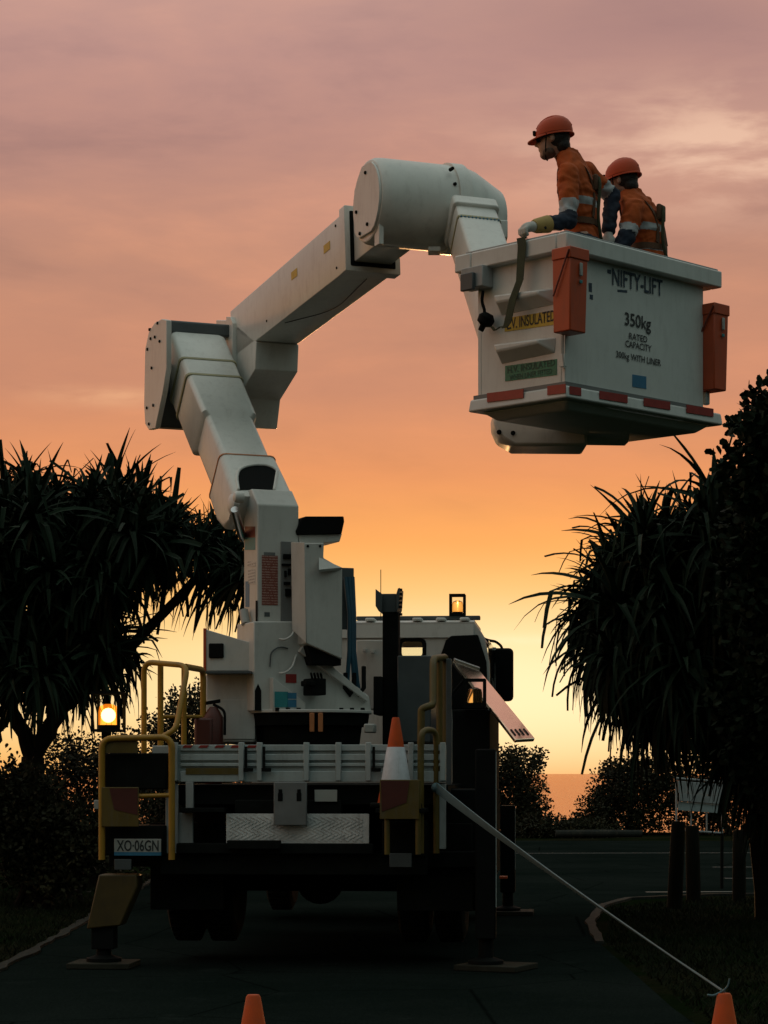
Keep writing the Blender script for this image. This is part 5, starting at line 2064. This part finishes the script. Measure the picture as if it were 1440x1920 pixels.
    for s in (-1, 1):
        top = J['upper'] + l * s * .10
        ht_pts = [J['waist'] + f * .098 + l * s * .06, J['chest'] + f * .110 + l * s * .09, J['upper'] + f * .088 + l * s * .10 + Z * .01, top + Z * .045 + f * .01,
                  J['upper'] - f * .092 + l * s * .085 + Z * .01, J['chest'] - f * .122 + l * s * .03, J['waist'] - f * .098 + l * s * .07]
        rr2 = []
        for p in ht_pts:
            rr2.append(p)
        pts = round_path(rr2, .08, 3)
        rows = []
        for i, p in enumerate(pts):
            t = (pts[min(i + 1, len(pts) - 1)] - pts[max(i - 1, 0)]).normalized()
            sv = t.cross(l.cross(t))
            sv = (l - t * l.dot(t)).normalized()
            nv = t.cross(sv)
            rows.append([p + sv * .020 + nv * .004, p - sv * .020 + nv * .004, p - sv * .020 - nv * .004, p + sv * .020 - nv * .004])
        st_ = MB()
        st_.loft(rows)
        st_.build('harness_strap', M_HARN, root)
    bp_ = MB()
    bp_.obox(J['chest'] - f * .125 + Z * .05, f * .016, l * .05, Z * .055)
    bp_.build('harness_pad', M_HARN, root, bevel=.012)
    dr_ = MB()
    dr_.tube(round_path([J['chest'] - f * .14 + Z * .09, J['chest'] - f * .155 + Z * .04 + l * .03, J['waist'] - f * .125 + l * .06, J['hip'] - f * .13 + l * .02], .08), .011, 8)
    dr_.build('lanyard', M_OLIVE, root)
    wb = MB()
    wb.loft([ell_ring(J['waist'] - Z * .045, .118, .168), ell_ring(J['waist'] - Z * .005, .118, .166)])
    wb.build('belt', M_HARN, root)
    return root


FL = 3.962
J1_ = dict(hip=P(1092, 455, 14.80), waist=P(1089, 415, 14.80), chest=P(1083, 362, 14.80), upper=P(1078, 322, 14.80), neck=P(1062, 291, 14.80),
           sh_l=P(1066, 326, 14.60), el_l=P(1066, 414, 14.52), wr_l=P(1003, 424, 14.33), sh_r=P(1096, 324, 14.98), el_r=P(1148, 368, 15.05), wr_r=P(1141, 440, 14.98),
           hand_l=V((-.8, -.3, -.2)), bands=[])
J1_['bands'] = [J1_['waist'].z + .10]
person('worker in a hard hat and orange shirt gripping the bucket rim with a white glove', (J1_['hip'].x, 14.8, FL), (-.955, .30), J1_, P(1037, 262, 14.78), R(3))
J2_ = dict(hip=P(1222, 500, 15.2), waist=P(1216, 462, 15.2), chest=P(1207, 418, 15.2), upper=P(1196, 385, 15.2), neck=P(1180, 366, 15.2),
           sh_l=P(1188, 392, 15.02), el_l=P(1174, 448, 14.95), wr_l=P(1150, 480, 14.92), sh_r=P(1205, 388, 15.38), el_r=P(1190, 450, 15.45), wr_r=P(1165, 480, 15.3),
           hand_l=V((-.8, -.3, -.2)), bands=[])
J2_['bands'] = [P(1200, 434, 15.2).z, P(1200, 470, 15.2).z]
person('worker in a hard hat turned away, farther along the bucket behind the first worker', (J2_['hip'].x, 15.2, FL), (-.86, .51), J2_, P(1166, 340, 15.2), R(6), '')

# ================================================================== loose things


def cone(c, h, lab, rb=.19, grp='traffic cones', sleeve=(.30, .62), base=True):
    root = empty('traffic_cone', c, 0, lab, 'traffic cone', grp)
    c = V(c)
    rt = .028
    rad = lambda t: rb * .72 + (rt - rb * .72) * t
    b = MB()
    b.lathe(c, Z, [(.03, rad(0)), (h * sleeve[0], rad(sleeve[0])), (h * sleeve[1], rad(sleeve[1])), (h * .985, rad(.985)), (h, rad(1) * .85)], 28)
    b.build('body', M_CONE, root)
    b = MB()
    b.lathe(c, Z, [(h * sleeve[0], rad(sleeve[0]) + .002), (h * sleeve[0] + .002, rad(sleeve[0]) + .004), (h * sleeve[1] - .002, rad(sleeve[1]) + .004), (h * sleeve[1], rad(sleeve[1]) + .002)], 28, caps=False)
    b.build('sleeve', M_SLEEVE, root)
    b = MB()
    b.obox(c + Z * .018, (rb, 0, 0), (0, rb, 0), (0, 0, .018))
    b.build('base', M_CONE if not base else M_RUBBER, root, bevel=.012)
    return root


ct = P(742, 1345, 17.75)
cone((ct.x, 17.75, ct.z - .70), .70, 'orange and white traffic cone standing on the back of the truck', .20, sleeve=(.28, .67))
for px_, py_, d, lab in ((475, 1865, 9.2, 'orange traffic cone standing alone on the road below the truck'), (1358, 1862, 9.25, 'orange traffic cone with the pale tape tied to its tip')):
    t_ = P(px_, py_, d)
    cone((t_.x, d, .012), t_.z - .012, lab, .20, sleeve=(.25, .48))
b = MB()
TR.boxpx(b, 704, 796, 1516, 1524, -.46, -.02)
b.build('cone_shelf', M_DARKSTEEL, truck, bevel=.004)

# barrier tape from the rail to the cone
ta, tz_ = TR.pt(818, 1477, -.02), P(1356, 1858, 9.25)
b = MB()
rows = []
n = 40
ax_ = (tz_ - ta).normalized()
for k in range(n + 1):
    t = k / n
    p = ta.lerp(tz_, t) - Z * .025 * math.sin(math.pi * t)
    tw = R(62) * t
    side = (Z - ax_ * Z.dot(ax_)).normalized()
    oth = ax_.cross(side)
    sv = side * math.cos(tw) + oth * math.sin(tw)
    nv = ax_.cross(sv)
    h = .042 - .026 * t
    if t > .97:
        h *= .6
    rows.append([p + sv * h + nv * .003, p + nv * .007, p - sv * h + nv * .003, p - sv * h - nv * .003, p - nv * .001, p + sv * h - nv * .003])
b.loft(rows)
tape = empty('barrier_tape', ta, 0, 'pale tape stretched from the truck rail down to a cone', 'tape')
b.build('band', M_TAPE, tape)
b = MB()
b.ell(ta, .04, .05, .04)
b.build('knot', M_TAPE, tape)
b = MB()
b.tube(round_path([tz_, tz_ + V((-.04, 0, -.02)), tz_ + V((-.065, 0, -.016))], .02), .005, 6)
b.tube(round_path([tz_, tz_ + V((.02, 0, .02)), tz_ + V((.025, 0, .05))], .02), .004, 6)
tag(b.build('loose_end', M_TAPE, tape), kind='stuff')


def pad(c, hx, hy, rz, lab):
    b = MB()
    M_ = Matrix.Translation(V(c)) @ Matrix.Rotation(rz, 4, 'Z')
    b.box(-hx, hx, -hy, hy, .008, .052, M_)
    root = b.build('outrigger_pad', M_PAD, bevel=.006)
    tag(root, lab, 'pad', 'timber pads under the outriggers')
    return root


pad((lb.x, lb.y, 0),   .25, .24, R(-5), 'square timber pad under the yellow outrigger')
w_ = TR.w(1.42, .08, 0)
pad((w_.x + .08, w_.y, 0), .26, .24, R(-25), 'square timber pad under the near dark outrigger, beside the tape')
w_ = TR.w(1.36, 7.1, 0)
pad((w_.x, w_.y, 0), .28, .25, R(-5), 'small timber pad far forward beside the front wheel')

# fire extinguisher on the tray
xc = TR.pt(400, 1385, 1.3)
fe = empty('fire_extinguisher', (xc.x, xc.y, 1.46), 0, 'dark red fire extinguisher in front of the white locker', 'extinguisher')
b = MB()
zt = TR.pt(400, 1345, 1.3).z
b.lathe((xc.x, xc.y, 1.46), Z, [(0, .07), (.02, .085), (zt - 1.46, .085), (zt - 1.40, .05), (zt - 1.37, .03)], 20)
b.build('cylinder', M_MAROON, fe)
b = MB()
b.obox((xc.x, xc.y, zt + .13), (.06, 0, .01), (0, .02, 0), (0, 0, .015))
b.build('handle', M_BLACK, fe, bevel=.004)
b = MB()
b.tube(round_path([(xc.x, xc.y, zt + .11), (xc.x + .10, xc.y - .03, zt + .06), (xc.x + .10, xc.y - .05, zt - .15)], .05), .012, 8)
b.build('hose', M_BLACK, fe)
jc = TR.pt(382, 1390, 1.0)
b = MB()
b.box(-.075, .075, -.06, .06, 1.47, TR.pt(380, 1346, 1.0).z, Matrix.Translation(V((jc.x, jc.y, 0))))
jr = tag(b.build('jerry_can', M_MAROON, bevel=.02), 'dark red fuel can on the tray by the handrail', 'fuel can')
